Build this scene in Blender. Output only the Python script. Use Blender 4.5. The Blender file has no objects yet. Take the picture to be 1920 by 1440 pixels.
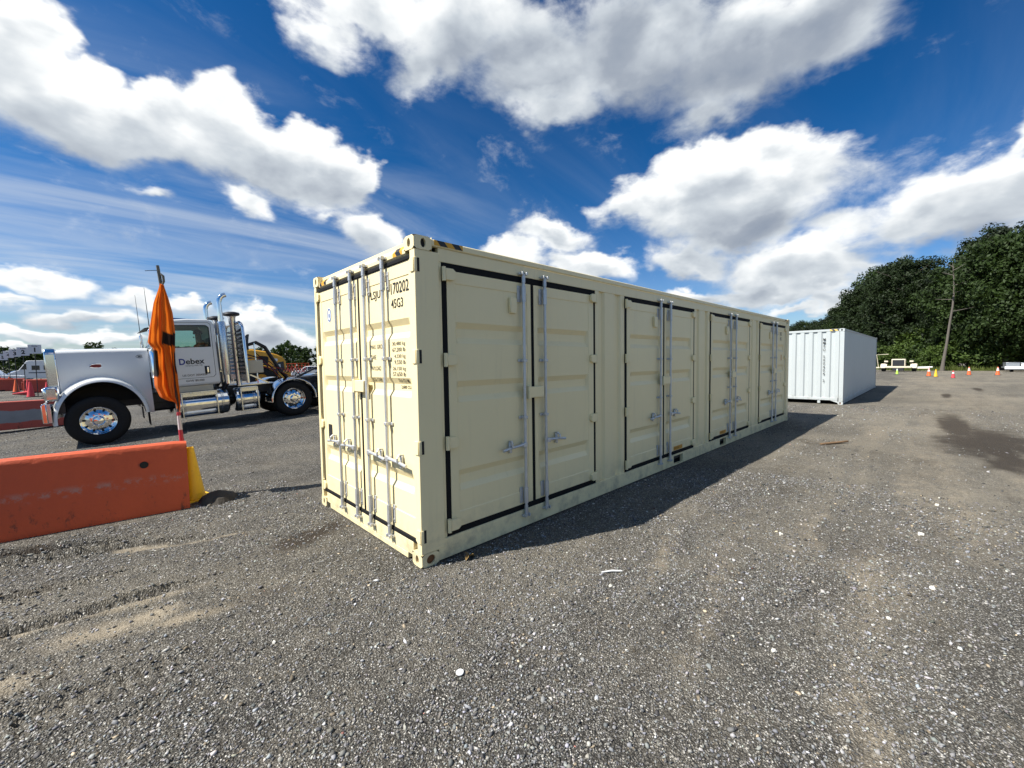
import bpy, bmesh, math, random
import numpy as np
from mathutils import Vector, Matrix, Euler

sc = bpy.context.scene
COL = sc.collection
R = math.radians

# ------------------------------------------------------------------ camera
cam_d = bpy.data.cameras.new('camera'); cam = bpy.data.objects.new('camera', cam_d); COL.objects.link(cam)
cam_d.sensor_width = 36.0; cam_d.lens = 36.0 * 776.534 / 1920.0
cam_d.clip_start = 0.05; cam_d.clip_end = 4000
_yaw, _pit, _rol = 0.80768586, -0.05219028, -0.01520064
_f = Vector((math.cos(_yaw)*math.cos(_pit), math.sin(_yaw)*math.cos(_pit), math.sin(_pit)))
_r = Vector((math.sin(_yaw), -math.cos(_yaw), 0)); _u = _r.cross(_f)
_r2 = math.cos(_rol)*_r + math.sin(_rol)*_u; _u2 = -math.sin(_rol)*_r + math.cos(_rol)*_u
M = Matrix((( _r2.x, _u2.x, -_f.x, -1.86243), (_r2.y, _u2.y, -_f.y, -3.11928), (_r2.z, _u2.z, -_f.z, 1.80067), (0, 0, 0, 1)))
cam.matrix_world = M
sc.camera = cam

# ------------------------------------------------------------------ light
SUN_AZ, SUN_EL = 159.2, 50.0          # where the sun stands (degrees from +X, above the horizon)
SUN_DIR = Vector((math.cos(R(SUN_EL))*math.cos(R(SUN_AZ)), math.cos(R(SUN_EL))*math.sin(R(SUN_AZ)), math.sin(R(SUN_EL))))
sun_d = bpy.data.lights.new('sun', 'SUN'); sun = bpy.data.objects.new('sun', sun_d); COL.objects.link(sun)
sun_d.energy = 5.0; sun_d.angle = R(0.53); sun_d.color = (1.0, 0.965, 0.90)
sun.rotation_euler = (-SUN_DIR).to_track_quat('-Z', 'Y').to_euler(); sun.location = (-20, 8, 30)

sc.view_settings.view_transform = 'Standard'; sc.view_settings.look = 'None'
sc.view_settings.gamma = 1.0; sc.view_settings.use_curve_mapping = False
sc.view_settings.exposure = 0.72
sc.render.engine = 'CYCLES'
sc.cycles.use_denoising = True
try: sc.cycles.denoiser = 'OPENIMAGEDENOISE'
except Exception: pass
sc.cycles.max_bounces = 6; sc.cycles.diffuse_bounces = 2; sc.cycles.glossy_bounces = 3
sc.cycles.transmission_bounces = 4; sc.cycles.transparent_max_bounces = 8
sc.cycles.caustics_reflective = False; sc.cycles.caustics_refractive = False
sc.cycles.sample_clamp_indirect = 6.0

# ------------------------------------------------------------------ node helper
class NT:
    """thin wrapper to wire shader nodes"""
    def __init__(self, tree): self.t = tree
    def n(self, kind, **kw):
        nd = self.t.nodes.new(kind)
        for k, v in kw.items(): setattr(nd, k, v)
        return nd
    def put(self, sock, v):
        if hasattr(v, 'is_output') or isinstance(v, bpy.types.NodeSocket): self.t.links.new(v, sock)
        else: sock.default_value = v
    def math(self, op, a, b=None, c=None, clamp=False):
        nd = self.n('ShaderNodeMath', operation=op, use_clamp=clamp)
        self.put(nd.inputs[0], a)
        if b is not None: self.put(nd.inputs[1], b)
        if c is not None: self.put(nd.inputs[2], c)
        return nd.outputs[0]
    def vec(self, op, a, b=None, s=None):
        nd = self.n('ShaderNodeVectorMath', operation=op)
        self.put(nd.inputs[0], a)
        if b is not None: self.put(nd.inputs[1], b)
        if s is not None: self.put(nd.inputs['Scale'], s)
        return nd.outputs[1] if op in ('DOT_PRODUCT', 'LENGTH') else nd.outputs[0]
    def noise(self, vec, scale, detail=4, rough=.5, dist=0.0, color=False):
        nd = self.n('ShaderNodeTexNoise')
        if vec is not None: self.put(nd.inputs['Vector'], vec)
        nd.inputs['Scale'].default_value = scale; nd.inputs['Detail'].default_value = detail
        nd.inputs['Roughness'].default_value = rough; nd.inputs['Distortion'].default_value = dist
        return nd.outputs['Color'] if color else nd.outputs['Fac']
    def ramp(self, fac, stops, interp='LINEAR'):
        nd = self.n('ShaderNodeValToRGB'); cr = nd.color_ramp; cr.interpolation = interp
        while len(cr.elements) < len(stops): cr.elements.new(.5)
        for e, (p, c) in zip(cr.elements, stops):
            e.position = p; e.color = (c, c, c, 1) if not hasattr(c, '__len__') else (*c[:3], 1)
        self.put(nd.inputs[0], fac); return nd.outputs[0]
    def smooth(self, v, a, b, to0=0.0, to1=1.0):
        nd = self.n('ShaderNodeMapRange', interpolation_type='SMOOTHSTEP')
        self.put(nd.inputs[0], v); self.put(nd.inputs[1], a); self.put(nd.inputs[2], b)
        nd.inputs[3].default_value = to0; nd.inputs[4].default_value = to1
        return nd.outputs[0]
    def mix(self, fac, a, b, mode='MIX'):
        nd = self.n('ShaderNodeMix', data_type='RGBA', blend_type=mode)
        self.put(nd.inputs[0], fac)
        for s, v in ((nd.inputs[6], a), (nd.inputs[7], b)):
            if isinstance(v, (tuple, list)): v = (*v[:3], 1)
            self.put(s, v)
        return nd.outputs[2]
    def sep(self, v):
        nd = self.n('ShaderNodeSeparateXYZ'); self.put(nd.inputs[0], v); return nd.outputs
    def comb(self, x, y, z):
        nd = self.n('ShaderNodeCombineXYZ')
        for i, v in enumerate((x, y, z)): self.put(nd.inputs[i], v)
        return nd.outputs[0]

# ------------------------------------------------------------------ sky with fair-weather cumulus
# every cloud: azimuth, elevation, half width, half height (tangents), tilt, strength, lightness
CLOUDS = [(63.4, 37.5, 0.114, 0.057, 2.0, 0.85, 0.1),
    (70.2, 35.1, 0.079, 0.044, -21.0, 0.6, 0.1),
    (54.0, 37.6, 0.144, 0.081, 4.0, 1, -0.12),
    (42.8, 35.1, 0.151, 0.096, -11.0, 1, -0.2),
    (30.4, 34.4, 0.192, 0.098, -10.0, 1, -0.38),
    (18.3, 32.0, 0.155, 0.106, 2.0, 1, -0.34),
    (10.2, 32.1, 0.112, 0.076, 4.0, 1, -0.22),
    (39.3, 30.3, 0.106, 0.04, -4.0, 0.8, 0.05),
    (21.0, 27.3, 0.096, 0.041, 1.0, 0.7, 0.0),
    (66.7, 34.5, 0.045, 0.037, -28.0, 0.5, 0.1),
    (57.6, 33.8, 0.061, 0.057, -31.0, 0.7, 0.1),
    (19.8, 18.9, 0.232, 0.086, -4.0, 1.1, 0),
    (14.9, 20.9, 0.11, 0.06, -13.0, 1, 0.15),
    (22.8, 22.7, 0.089, 0.048, -10.0, 1, 0.15),
    (29.8, 19.1, 0.105, 0.04, -6.0, 0.85, 0.1),
    (16.9, 15.5, 0.163, 0.052, 7.0, 1, -0.35),
    (94.7, 25.2, 0.069, 0.085, -27.0, 1.1, 0.1),
    (91.3, 22.8, 0.096, 0.06, -6.0, 1.1, 0),
    (85.9, 23.6, 0.094, 0.057, 6.0, 1.1, 0),
    (79.4, 24.3, 0.098, 0.072, 4.0, 1.1, 0.1),
    (73.7, 22.7, 0.138, 0.075, -13.0, 1.1, 0),
    (67.8, 22.5, 0.074, 0.051, -29.0, 1, 0),
    (77.7, 18.0, 0.054, 0.035, -13.0, 0.75, 0.1),
    (85.3, 26.0, 0.032, 0.031, 19.0, 0.9, 0.2),
    (80.3, 27.2, 0.056, 0.046, 6.0, 1, 0.2),
    (71.2, 26.7, 0.05, 0.044, -20.0, 0.95, 0.2),
    (89.3, 26.1, 0.036, 0.033, -25.0, 0.9, 0.2),
    (64.6, 23.1, 0.035, 0.031, -13.0, 0.8, 0.1),
    (92.3, 28.4, 0.04, 0.038, -31.0, 0.9, 0.2),
    (85.8, 17.5, 0.04, 0.013, 13.0, 0.5, 0),
    (64.2, 16.3, 0.084, 0.057, -21.0, 0.95, 0),
    (69.2, 18.0, 0.056, 0.021, 7.0, 0.5, 0),
    (40.2, 16.2, 0.103, 0.034, -7.0, 0.8, 0),
    (46.0, 14.2, 0.098, 0.038, -1.0, 0.85, 0.1),
    (35.3, 12.1, 0.115, 0.044, -13.0, 0.95, 0.1),
    (23.3, 12.5, 0.117, 0.038, -6.0, 0.9, 0.05),
    (11.6, 10.1, 0.156, 0.058, -8.0, 1, 0),
    (14.7, 7.7, 0.13, 0.028, -6.0, 0.85, -0.1),
    (8.9, 13.6, 0.103, 0.033, -11.0, 0.6, -0.1),
    (-0.6, 13.0, 0.101, 0.061, 11.0, 1.1, 0.1),
    (-3.4, 14.4, 0.049, 0.055, 13.0, 1, 0.1),
    (0.7, 11.4, 0.097, 0.039, -2.0, 0.9, -0.2),
    (-4.0, 18.3, 0.013, 0.043, -22.0, 0.55, 0),
    (95.0, 8.0, 0.07, 0.023, -7.0, 0.95, 0.05),
    (93.2, 5.1, 0.065, 0.016, -3.0, 0.8, -0.15),
    (96.6, 6.2, 0.047, 0.016, 6.0, 0.8, -0.1),
    (87.5, 6.7, 0.064, 0.021, -6.0, 0.85, 0.05),
    (90.8, 4.5, 0.078, 0.014, -2.0, 0.8, -0.15),
    (95.3, 3.1, 0.088, 0.014, -5.0, 0.85, 0.1),
    (90.1, 2.7, 0.08, 0.013, -4.0, 0.8, 0.05),
    (95.4, 1.6, 0.112, 0.008, -3.0, 0.75, 0),
    (83.6, 6.6, 0.047, 0.016, -9.0, 0.7, 0),
    (76.7, 3.7, 0.114, 0.035, -8.0, 1, -0.12),
    (73.1, 2.0, 0.092, 0.032, 0.0, 0.95, -0.05),
    (77.7, 5.4, 0.055, 0.027, -15.0, 0.9, 0.15),
    (22.7, 7.9, 0.075, 0.023, -4.0, 0.85, 0.1),
    (8.5, 6.3, 0.055, 0.026, 7.0, 0.85, 0.1),
    (12.1, 5.6, 0.061, 0.016, -5.0, 0.8, 0)]
world = bpy.data.worlds.new('World'); sc.world = world; world.use_nodes = True
wt = world.node_tree; wt.nodes.clear(); W = NT(wt)
tc = W.n('ShaderNodeTexCoord').outputs['Generated']
sky = W.n('ShaderNodeTexSky', sky_type='NISHITA'); sky.sun_disc = False
sky.sun_elevation = R(SUN_EL); sky.sun_rotation = R(90 - SUN_AZ); sky.altitude = 20
sky.air_density = 1.0; sky.dust_density = 0.6; sky.ozone_density = 2.2
dz = W.sep(tc)[2]
# deeper blue towards the zenith, as a polarised summer sky shows
skyc = W.n('ShaderNodeGamma'); W.put(skyc.inputs[0], W.vec('SCALE', sky.outputs[0], s=0.16)); skyc.inputs[1].default_value = 1.32
tint = W.mix(W.smooth(dz, 0.02, .42), (.86, .97, 1.16), (.15, .74, 1.10))
skyc = W.vec('SCALE', W.vec('MULTIPLY', skyc.outputs[0], tint), s=6.6)
P = W.vec('MULTIPLY', tc, (1, 1, 1.7))
warp = W.vec('SUBTRACT', W.noise(P, 5.0, 3, .55, color=True), (.5, .5, .5))
warp2 = W.vec('SUBTRACT', W.noise(P, 17.0, 3, .6, color=True), (.5, .5, .5))
D = W.vec('ADD', tc, W.vec('ADD', W.vec('SCALE', warp, s=0.11), W.vec('SCALE', warp2, s=0.048)))
field = 0.0; hsum = 0.0; wsum = 0.0; gsum = 0.0
for (az, el, ha, hv, tilt, st, g) in CLOUDS:
    c = Vector((math.cos(R(el))*math.cos(R(az)), math.cos(R(el))*math.sin(R(az)), math.sin(R(el))))
    er = Vector((c.y, -c.x, 0)).normalized(); eu = er.cross(c)
    a = math.cos(R(tilt))*er + math.sin(R(tilt))*eu; b = -math.sin(R(tilt))*er + math.cos(R(tilt))*eu
    rot = Matrix((a, c, b)).transposed()
    if rot.determinant() < 0: rot = Matrix((-a, c, b)).transposed()
    Dk = D
    if not isinstance(wsum, float):      # evaluate the clouds one after another: keeps the shader small
        vm = W.n('ShaderNodeVectorMath', operation='MULTIPLY_ADD'); W.put(vm.inputs[0], wsum); vm.inputs[1].default_value = (1e-7, 1e-7, 1e-7); W.put(vm.inputs[2], D); Dk = vm.outputs[0]
    mp = W.n('ShaderNodeMapping', vector_type='TEXTURE'); W.put(mp.inputs[0], Dk)
    mp.inputs[1].default_value = c; mp.inputs[2].default_value = rot.to_euler(); mp.inputs[3].default_value = (ha*1.3, 1.0, hv*1.3)
    gr = W.n('ShaderNodeTexGradient', gradient_type='SPHERICAL'); W.put(gr.inputs[0], mp.outputs[0])
    w = W.math('MULTIPLY', gr.outputs[1], st)
    field = W.math('SMOOTH_MAX', field, w, .18)
    hsum = W.math('MULTIPLY_ADD', W.math('ADD', W.sep(mp.outputs[0])[2], g*2.2), w, hsum)
    wsum = W.math('ADD', wsum, w)
hgt = W.math('DIVIDE', hsum, W.math('ADD', wsum, .02))
# the rest of the sky dome carries the same kind of clouds
back = W.smooth(W.vec('DOT_PRODUCT', tc, (math.cos(_yaw), math.sin(_yaw), 0.15)), 0.55, 0.25)
zc = W.math('MAXIMUM', dz, 0.0)
plane = W.vec('DIVIDE', tc, W.comb(W.math('ADD', zc, .22), W.math('ADD', zc, .22), 1.0))
pn = W.noise(W.vec('MULTIPLY', plane, (1, 1, 0)), 1.1, 3, .5)
field = W.math('MAXIMUM', field, W.math('MULTIPLY', back, W.smooth(pn, .475, .73, 0, .82)))
n1 = W.math('ADD', W.math('MULTIPLY', W.noise(P, 7.0, 9, .60, .30), .78), W.math('MULTIPLY', W.noise(P, 26.0, 7, .62, .5), .22))
n3 = W.noise(P, 6.5, 5, .45, .2)
n2 = W.noise(W.vec('ADD', P, tuple(SUN_DIR*0.03 + Vector((0, 0, .03)))), 6.5, 5, .45, .2)
dens = W.math('ADD', field, W.math('MULTIPLY', W.math('SUBTRACT', n1, .5), 1.0))
alpha = W.smooth(dens, .16, W.math('SUBTRACT', .52, W.math('MULTIPLY', W.math('MINIMUM', W.math('MAXIMUM', hgt, -.6), .6), .16)))
alpha = W.math('MULTIPLY', alpha, W.smooth(dz, -.01, .05))
core = W.smooth(dens, .40, 1.05)
relief = W.math('SUBTRACT', n3, n2)
lum = W.math('ADD', .86, W.math('MULTIPLY', hgt, .50))
lum = W.math('ADD', lum, W.math('MULTIPLY', relief, 1.25))
lum = W.math('SUBTRACT', lum, W.math('MULTIPLY', core, .22), clamp=True)
ccol = W.ramp(lum, [(0.0, (.235, .285, .37)), (.35, (.35, .395, .465)), (.65, (.58, .63, .68)), (1.0, (.98, 1.0, 1.0))])
# thin cirrus streaks
ci = W.n('ShaderNodeMapping'); W.put(ci.inputs[0], plane); ci.inputs[2].default_value = (0, 0, R(-38)); ci.inputs[3].default_value = (.30, 1.7, 0)
cir = W.noise(ci.outputs[0], 1.7, 7, .58, .9)
cmask = W.smooth(W.vec('DOT_PRODUCT', tc, (math.cos(R(88)), math.sin(R(88)), 0.1)), .70, .97)
cia = W.math('MULTIPLY', W.smooth(cir, .34, .78), W.math('MULTIPLY_ADD', cmask, .55, .10))
cia = W.math('MULTIPLY', cia, W.smooth(dz, .62, .25))
colr = W.mix(cia, skyc, (6.6, 7.3, 8.2))
colr = W.mix(alpha, colr, W.vec('SCALE', ccol, s=11.0))
bg = W.n('ShaderNodeBackground'); W.put(bg.inputs[0], colr); bg.inputs[1].default_value = 0.060
wo = W.n('ShaderNodeOutputWorld'); wt.links.new(bg.outputs[0], wo.inputs[0])
world.cycles.sampling_method = 'MANUAL'; world.cycles.sample_map_resolution = 512

# ------------------------------------------------------------------ mesh helpers
rng = random.Random(7)
class MB:
    """collects shapes and links them as ONE mesh object"""
    def __init__(self): self.v = []; self.f = []
    def add(self, vs, fs):
        o = len(self.v); self.v += [tuple(p) for p in vs]; self.f += [tuple(i + o for i in q) for q in fs]; return self
    def box(self, x0, x1, y0, y1, z0, z1):
        vs = [(x, y, z) for z in (z0, z1) for y in (y0, y1) for x in (x0, x1)]
        return self.add(vs, [(0, 2, 3, 1), (4, 5, 7, 6), (0, 1, 5, 4), (2, 6, 7, 3), (0, 4, 6, 2), (1, 3, 7, 5)])
    def prism(self, prof, a0, a1, axis='y', cap=True):
        """profile of (u,v) swept along axis: y -> (u,a,v); x -> (a,u,v); z -> (u,v,a)"""
        def P(u, v, a): return {'y': (u, a, v), 'x': (a, u, v), 'z': (u, v, a)}[axis]
        n = len(prof); vs = [P(u, v, a0) for u, v in prof] + [P(u, v, a1) for u, v in prof]
        fs = [(i, (i+1) % n, n + (i+1) % n, n + i) for i in range(n)]
        if cap: fs += [tuple(range(n))[::-1], tuple(range(n, 2*n))]
        return self.add(vs, fs)
    def strip(self, prof, a0, a1, axis='y'):
        def P(u, v, a): return {'y': (u, a, v), 'x': (a, u, v), 'z': (u, v, a)}[axis]
        n = len(prof); vs = [P(u, v, a0) for u, v in prof] + [P(u, v, a1) for u, v in prof]
        return self.add(vs, [(i, i+1, n+i+1, n+i) for i in range(n-1)])
    def tube(self, pts, r, n=10, cap=True, closed=False):
        pts = [Vector(p) for p in pts]; m = len(pts)
        rs = r if hasattr(r, '__len__') else [r]*m
        vs = []; prev = None
        for i, p in enumerate(pts):
            a = pts[i-1] if i else (pts[-1] if closed else p); b = pts[(i+1) % m] if (i < m-1 or closed) else p
            t = (b - a).normalized()
            if prev is None:
                ref = Vector((0, 0, 1)) if abs(t.z) < .9 else Vector((1, 0, 0)); nx = t.cross(ref).normalized()
            else: nx = (prev - prev.dot(t)*t).normalized()
            prev = nx; ny = t.cross(nx)
            vs += [p + rs[i]*(math.cos(2*math.pi*k/n)*nx + math.sin(2*math.pi*k/n)*ny) for k in range(n)]
        fs = []
        for i in range(m if closed else m-1):
            j = (i+1) % m
            fs += [(i*n+k, i*n+(k+1) % n, j*n+(k+1) % n, j*n+k) for k in range(n)]
        if cap and not closed: fs += [tuple(range(n))[::-1], tuple(range((m-1)*n, m*n))]
        return self.add(vs, fs)
    def lathe(self, prof, c=(0, 0, 0), axis='z', n=24, a0=0.0, a1=2*math.pi, flip=False):
        """profile of (radius, height) spun round an axis through c"""
        full = abs(a1 - a0 - 2*math.pi) < 1e-6; m = n if full else n+1
        vs = []
        for k in range(m):
            a = a0 + (a1-a0)*k/n
            for r, h in prof:
                q = {'z': (r*math.cos(a), r*math.sin(a), h), 'y': (r*math.cos(a), h, r*math.sin(a)), 'x': (h, r*math.cos(a), r*math.sin(a))}[axis]
                vs.append((c[0]+q[0], c[1]+q[1], c[2]+q[2]))
        L = len(prof); fs = []
        for k in range(n):
            j = (k+1) % m
            for i in range(L-1):
                q = (k*L+i, k*L+i+1, j*L+i+1, j*L+i); fs.append(q[::-1] if flip else q)
        return self.add(vs, fs)
    def grid(self, fn, nu, nv, wrap=False):
        vs = [fn(i/nu, j/nv) for j in range(nv+1) for i in range(nu+1)]
        return self.add(vs, [(j*(nu+1)+i, j*(nu+1)+i+1, (j+1)*(nu+1)+i+1, (j+1)*(nu+1)+i) for j in range(nv) for i in range(nu)])
    def mesh(self, name, smooth=30, fix=True):
        me = bpy.data.meshes.new(name); me.from_pydata([tuple(p) for p in self.v], [], self.f)
        if fix:
            bm = bmesh.new(); bm.from_mesh(me)
            bmesh.ops.remove_doubles(bm, verts=bm.verts, dist=1e-5)
            bmesh.ops.recalc_face_normals(bm, faces=bm.faces); bm.to_mesh(me); bm.free()
        if smooth:
            me.shade_smooth(); me.set_sharp_from_angle(angle=R(smooth))
        return me
    def build(self, name, mat, parent=None, bevel=0, smooth=30, fix=True, seg=2, solid=0, sub=0):
        return link(name, self.mesh(name, smooth, fix), mat, parent, bevel, seg, solid, sub)
def link(name, me, mat, parent=None, bevel=0, seg=2, solid=0, sub=0):
    if mat is not None and not me.materials: me.materials.append(mat)
    o = bpy.data.objects.new(name, me); COL.objects.link(o)
    if parent is not None: o.parent = parent
    if solid:
        m = o.modifiers.new('thickness', 'SOLIDIFY'); m.thickness = solid; m.offset = 0
        m = o.modifiers.new('crisp', 'EDGE_SPLIT'); m.split_angle = R(45)
    if sub:
        m = o.modifiers.new('smooth', 'SUBSURF'); m.levels = sub; m.render_levels = sub
    if bevel:
        m = o.modifiers.new('edges', 'BEVEL'); m.width = bevel; m.segments = seg; m.limit_method = 'ANGLE'; m.angle_limit = R(40); m.harden_normals = False
    return o
def box(name, b, mat, parent=None, bevel=0): return MB().box(*b).build(name, mat, parent, bevel)
def tag(o, label=None, cat=None, group=None, kind=None):
    if label: o['label'] = label
    if cat: o['category'] = cat
    if group: o['group'] = group
    if kind: o['kind'] = kind
    return o
def thing(name, label, cat, loc=(0, 0, 0), rz=0.0, group=None, rot=None):
    o = bpy.data.objects.new(name, None); COL.objects.link(o); o.empty_display_size = .2
    o.location = loc; o.rotation_euler = rot if rot else (0, 0, rz)
    return tag(o, label, cat, group)
KIDS = {}
def copy_tree(o, parent=None):
    c = o.copy(); COL.objects.link(c); c.parent = parent
    for ch in o.children: copy_tree(ch, c)
    return c
_tx = {}
def text_mesh(s, h, wide=1.0, bold=0.0, align='LEFT'):
    k = (s, h, wide, bold, align)
    if k not in _tx:
        cu = bpy.data.curves.new('lettering', 'FONT'); cu.body = s; cu.size = 1.0; cu.align_x = align; cu.offset = bold
        cu.resolution_u = 3
        o = bpy.data.objects.new('lettering', cu); COL.objects.link(o)
        me = bpy.data.meshes.new_from_object(o); me.name = 'lettering'
        for v in me.vertices: v.co = (v.co.x*h/.70*wide, v.co.y*h/.70, 0)
        bpy.data.objects.remove(o); bpy.data.curves.remove(cu); _tx[k] = me
    return _tx[k]
def lettering(s, h, mat, parent, loc, right, up, wide=1.0, bold=0.0, align='LEFT', name='lettering', fit=None):
    """flat lettering lying on a face: baseline start at loc, reading direction right, letters standing along up"""
    me = text_mesh(s, h, wide, bold, align).copy()
    if fit:
        xs = [v.co.x for v in me.vertices]; ys = [v.co.y for v in me.vertices if True]; k = fit/(max(xs)-min(xs)); ky = h/(max(ys)-min(0, min(ys)))
        ox = {'LEFT': min(xs), 'RIGHT': max(xs)}.get(align, (min(xs)+max(xs))/2)
        for v in me.vertices: v.co.x = (v.co.x-ox)*k; v.co.y *= ky
    o = link(name, me, mat, parent)
    rt = Vector(right).normalized(); uu = Vector(up).normalized(); nn = rt.cross(uu)
    o.matrix_local = Matrix(((rt.x, uu.x, nn.x, loc[0]), (rt.y, uu.y, nn.y, loc[1]), (rt.z, uu.z, nn.z, loc[2]), (0, 0, 0, 1)))
    return o

# ------------------------------------------------------------------ materials
def mat(name, col, rough=.5, metal=0.0, var=.08, vscale=3.0, bump=0.0, bscale=40.0, dirt=0.0, dirtcol=(.09, .075, .055), spec=.5, coat=0.0, rvar=.1):
    m = bpy.data.materials.new(name); m.use_nodes = True; t = NT(m.node_tree)
    b = m.node_tree.nodes['Principled BSDF']
    co = t.n('ShaderNodeTexCoord').outputs['Object']
    n = t.noise(co, vscale, 5, .6)
    c = t.mix(n, tuple(x*(1-var) for x in col), tuple(min(1, x*(1+var)) for x in col))
    if dirt:
        d = t.smooth(t.noise(co, vscale*2.3, 7, .68, .4), .60 - .14*dirt, .80, 0, min(1, dirt))
        c = t.mix(d, c, dirtcol)
    t.put(b.inputs['Base Color'], c)
    t.put(b.inputs['Roughness'], t.math('MULTIPLY_ADD', t.noise(co, vscale*4, 3), rvar*2, max(.02, rough - rvar), clamp=True))
    b.inputs['Metallic'].default_value = metal; b.inputs['Specular IOR Level'].default_value = spec
    b.inputs['Coat Weight'].default_value = coat; b.inputs['Coat Roughness'].default_value = .06
    if bump:
        bp = t.n('ShaderNodeBump'); bp.inputs['Strength'].default_value = min(1, bump); bp.inputs['Distance'].default_value = .01*max(1, bump)
        t.put(bp.inputs['Height'], t.noise(co, bscale, 4, .55)); t.put(b.inputs['Normal'], bp.outputs[0])
    return m
def painted_steel(name, col, wear=(.16, .13, .09), amount=.25, grime=.3, rough=.38):
    """container paint: faint oil-canning, dust, rain streaks and a few scuffs"""
    m = bpy.data.materials.new(name); m.use_nodes = True; t = NT(m.node_tree); b = m.node_tree.nodes['Principled BSDF']
    co = t.n('ShaderNodeNewGeometry').outputs['Position']
    c = t.mix(t.noise(co, .9, 5, .6), tuple(x*.94 for x in col), tuple(min(1, x*1.05) for x in col))
    st = t.n('ShaderNodeMapping'); t.put(st.inputs[0], co); st.inputs[3].default_value = (9, 9, .5)
    streak = t.smooth(t.noise(st.outputs[0], 2.2, 6, .6), .52, .85, 0, grime)
    c = t.mix(streak, c, tuple(x*.72 for x in col))
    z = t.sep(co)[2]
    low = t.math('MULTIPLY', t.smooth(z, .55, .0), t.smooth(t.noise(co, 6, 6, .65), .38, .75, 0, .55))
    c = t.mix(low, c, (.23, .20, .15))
    scuff = t.math('MULTIPLY', t.smooth(t.noise(co, 13, 8, .72, .8), .70, .76), t.smooth(t.noise(co, 1.3, 3), .5, .7, 0, amount))
    c = t.mix(scuff, c, wear)
    t.put(b.inputs['Base Color'], c)
    t.put(b.inputs['Roughness'], t.math('MULTIPLY_ADD', t.noise(co, 8, 4), .2, rough - .1))
    bp = t.n('ShaderNodeBump'); bp.inputs['Strength'].default_value = .5; bp.inputs['Distance'].default_value = .006
    hgt = t.math('ADD', t.math('MULTIPLY', t.noise(co, 2.3, 2, .4), 1.0), t.math('MULTIPLY', t.noise(co, 90, 2, .5), .03))
    t.put(bp.inputs['Height'], hgt); t.put(b.inputs['Normal'], bp.outputs[0])
    return m
def stripes(name, c1, c2, scale, direction):
    m = bpy.data.materials.new(name); m.use_nodes = True; t = NT(m.node_tree); b = m.node_tree.nodes['Principled BSDF']
    co = t.n('ShaderNodeNewGeometry').outputs['Position']
    s = t.vec('DOT_PRODUCT', co, direction)
    f = t.math('GREATER_THAN', t.math('FRACT', t.math('MULTIPLY', s, scale)), .5)
    t.put(b.inputs['Base Color'], t.mix(f, c1, c2)); b.inputs['Roughness'].default_value = .45
    return m
BEIGE = painted_steel('beige container paint', (.92, .775, .445), amount=.5)
WHITEC = painted_steel('white container paint', (.50, .53, .52), amount=.6, wear=(.30, .30, .30), grime=.25)
RUBBER = mat('black rubber seal', (.009, .009, .009), .8, var=.3, spec=.2)
ZINC = mat('galvanised steel', (.60, .60, .59), .42, .55, var=.18, vscale=14, bump=.15, bscale=60)
CHROME = mat('polished chrome', (.80, .80, .80), .07, 1.0, var=.05, rvar=.04)
ALU = mat('brushed aluminium', (.62, .63, .64), .24, 1.0, var=.14, vscale=6, dirt=.15)
BLACK = mat('black paint print', (.012, .012, .012), .5, var=.1)
DARKSTEEL = mat('dark painted steel', (.022, .022, .024), .45, var=.35, dirt=.4, dirtcol=(.10, .085, .065))
DARKHOLE = mat('dark interior', (.015, .014, .012), .8)
RUST = mat('rusty steel', (.20, .085, .03), .8, var=.4, vscale=9, bump=.3)
HAZ_X = stripes('hazard tape along the side', (.72, .36, .02), (.012, .012, .012), 6.2, (1.0, 0, .9))
HAZ_Y = stripes('hazard tape across the end', (.72, .36, .02), (.012, .012, .012), 6.2, (0, -1.0, .9))
STICK = mat('amber sticker', (.62, .27, .015), .5)
STICKW = mat('white sticker', (.70, .72, .75), .45)
BLUEINK = mat('blue print', (.05, .10, .28), .5)

# ------------------------------------------------------------------ ground
def _hash(ix, iy, seed):
    h = (ix.astype(np.int64)*374761393 + iy.astype(np.int64)*668265263 + seed*974711) & 0x7fffffff
    h = (h ^ (h >> 13))*1274126177 & 0x7fffffff
    return ((h ^ (h >> 16)) & 0xffff)/65535.0
def vnoise(x, y, seed=0):
    ix = np.floor(x); iy = np.floor(y); fx = x-ix; fy = y-iy
    fx = fx*fx*(3-2*fx); fy = fy*fy*(3-2*fy)
    a = _hash(ix, iy, seed); b = _hash(ix+1, iy, seed); c = _hash(ix, iy+1, seed); d = _hash(ix+1, iy+1, seed)
    return (a*(1-fx)+b*fx)*(1-fy)+(c*(1-fx)+d*fx)*fy
def fbm(x, y, seed=0, oct=4):
    s = 0; a = .5
    for k in range(oct): s = s+a*vnoise(x, y, seed+k*17); x = x*2.03+5.1; y = y*2.03+1.7; a *= .5
    return s
def sst(a, b, x):
    t = np.clip((x-a)/(b-a), 0, 1); return t*t*(3-2*t)
def base_h(x, y):
    """the yard: level under the containers, climbing gently beneath the truck"""
    x = np.asarray(x, float); y = np.asarray(y, float)
    ramp = np.clip(.0565*(x+2.16)+.03, -.10, .42)*sst(4.5, 9.0, y)*(1-sst(22, 40, y))
    return ramp
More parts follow.
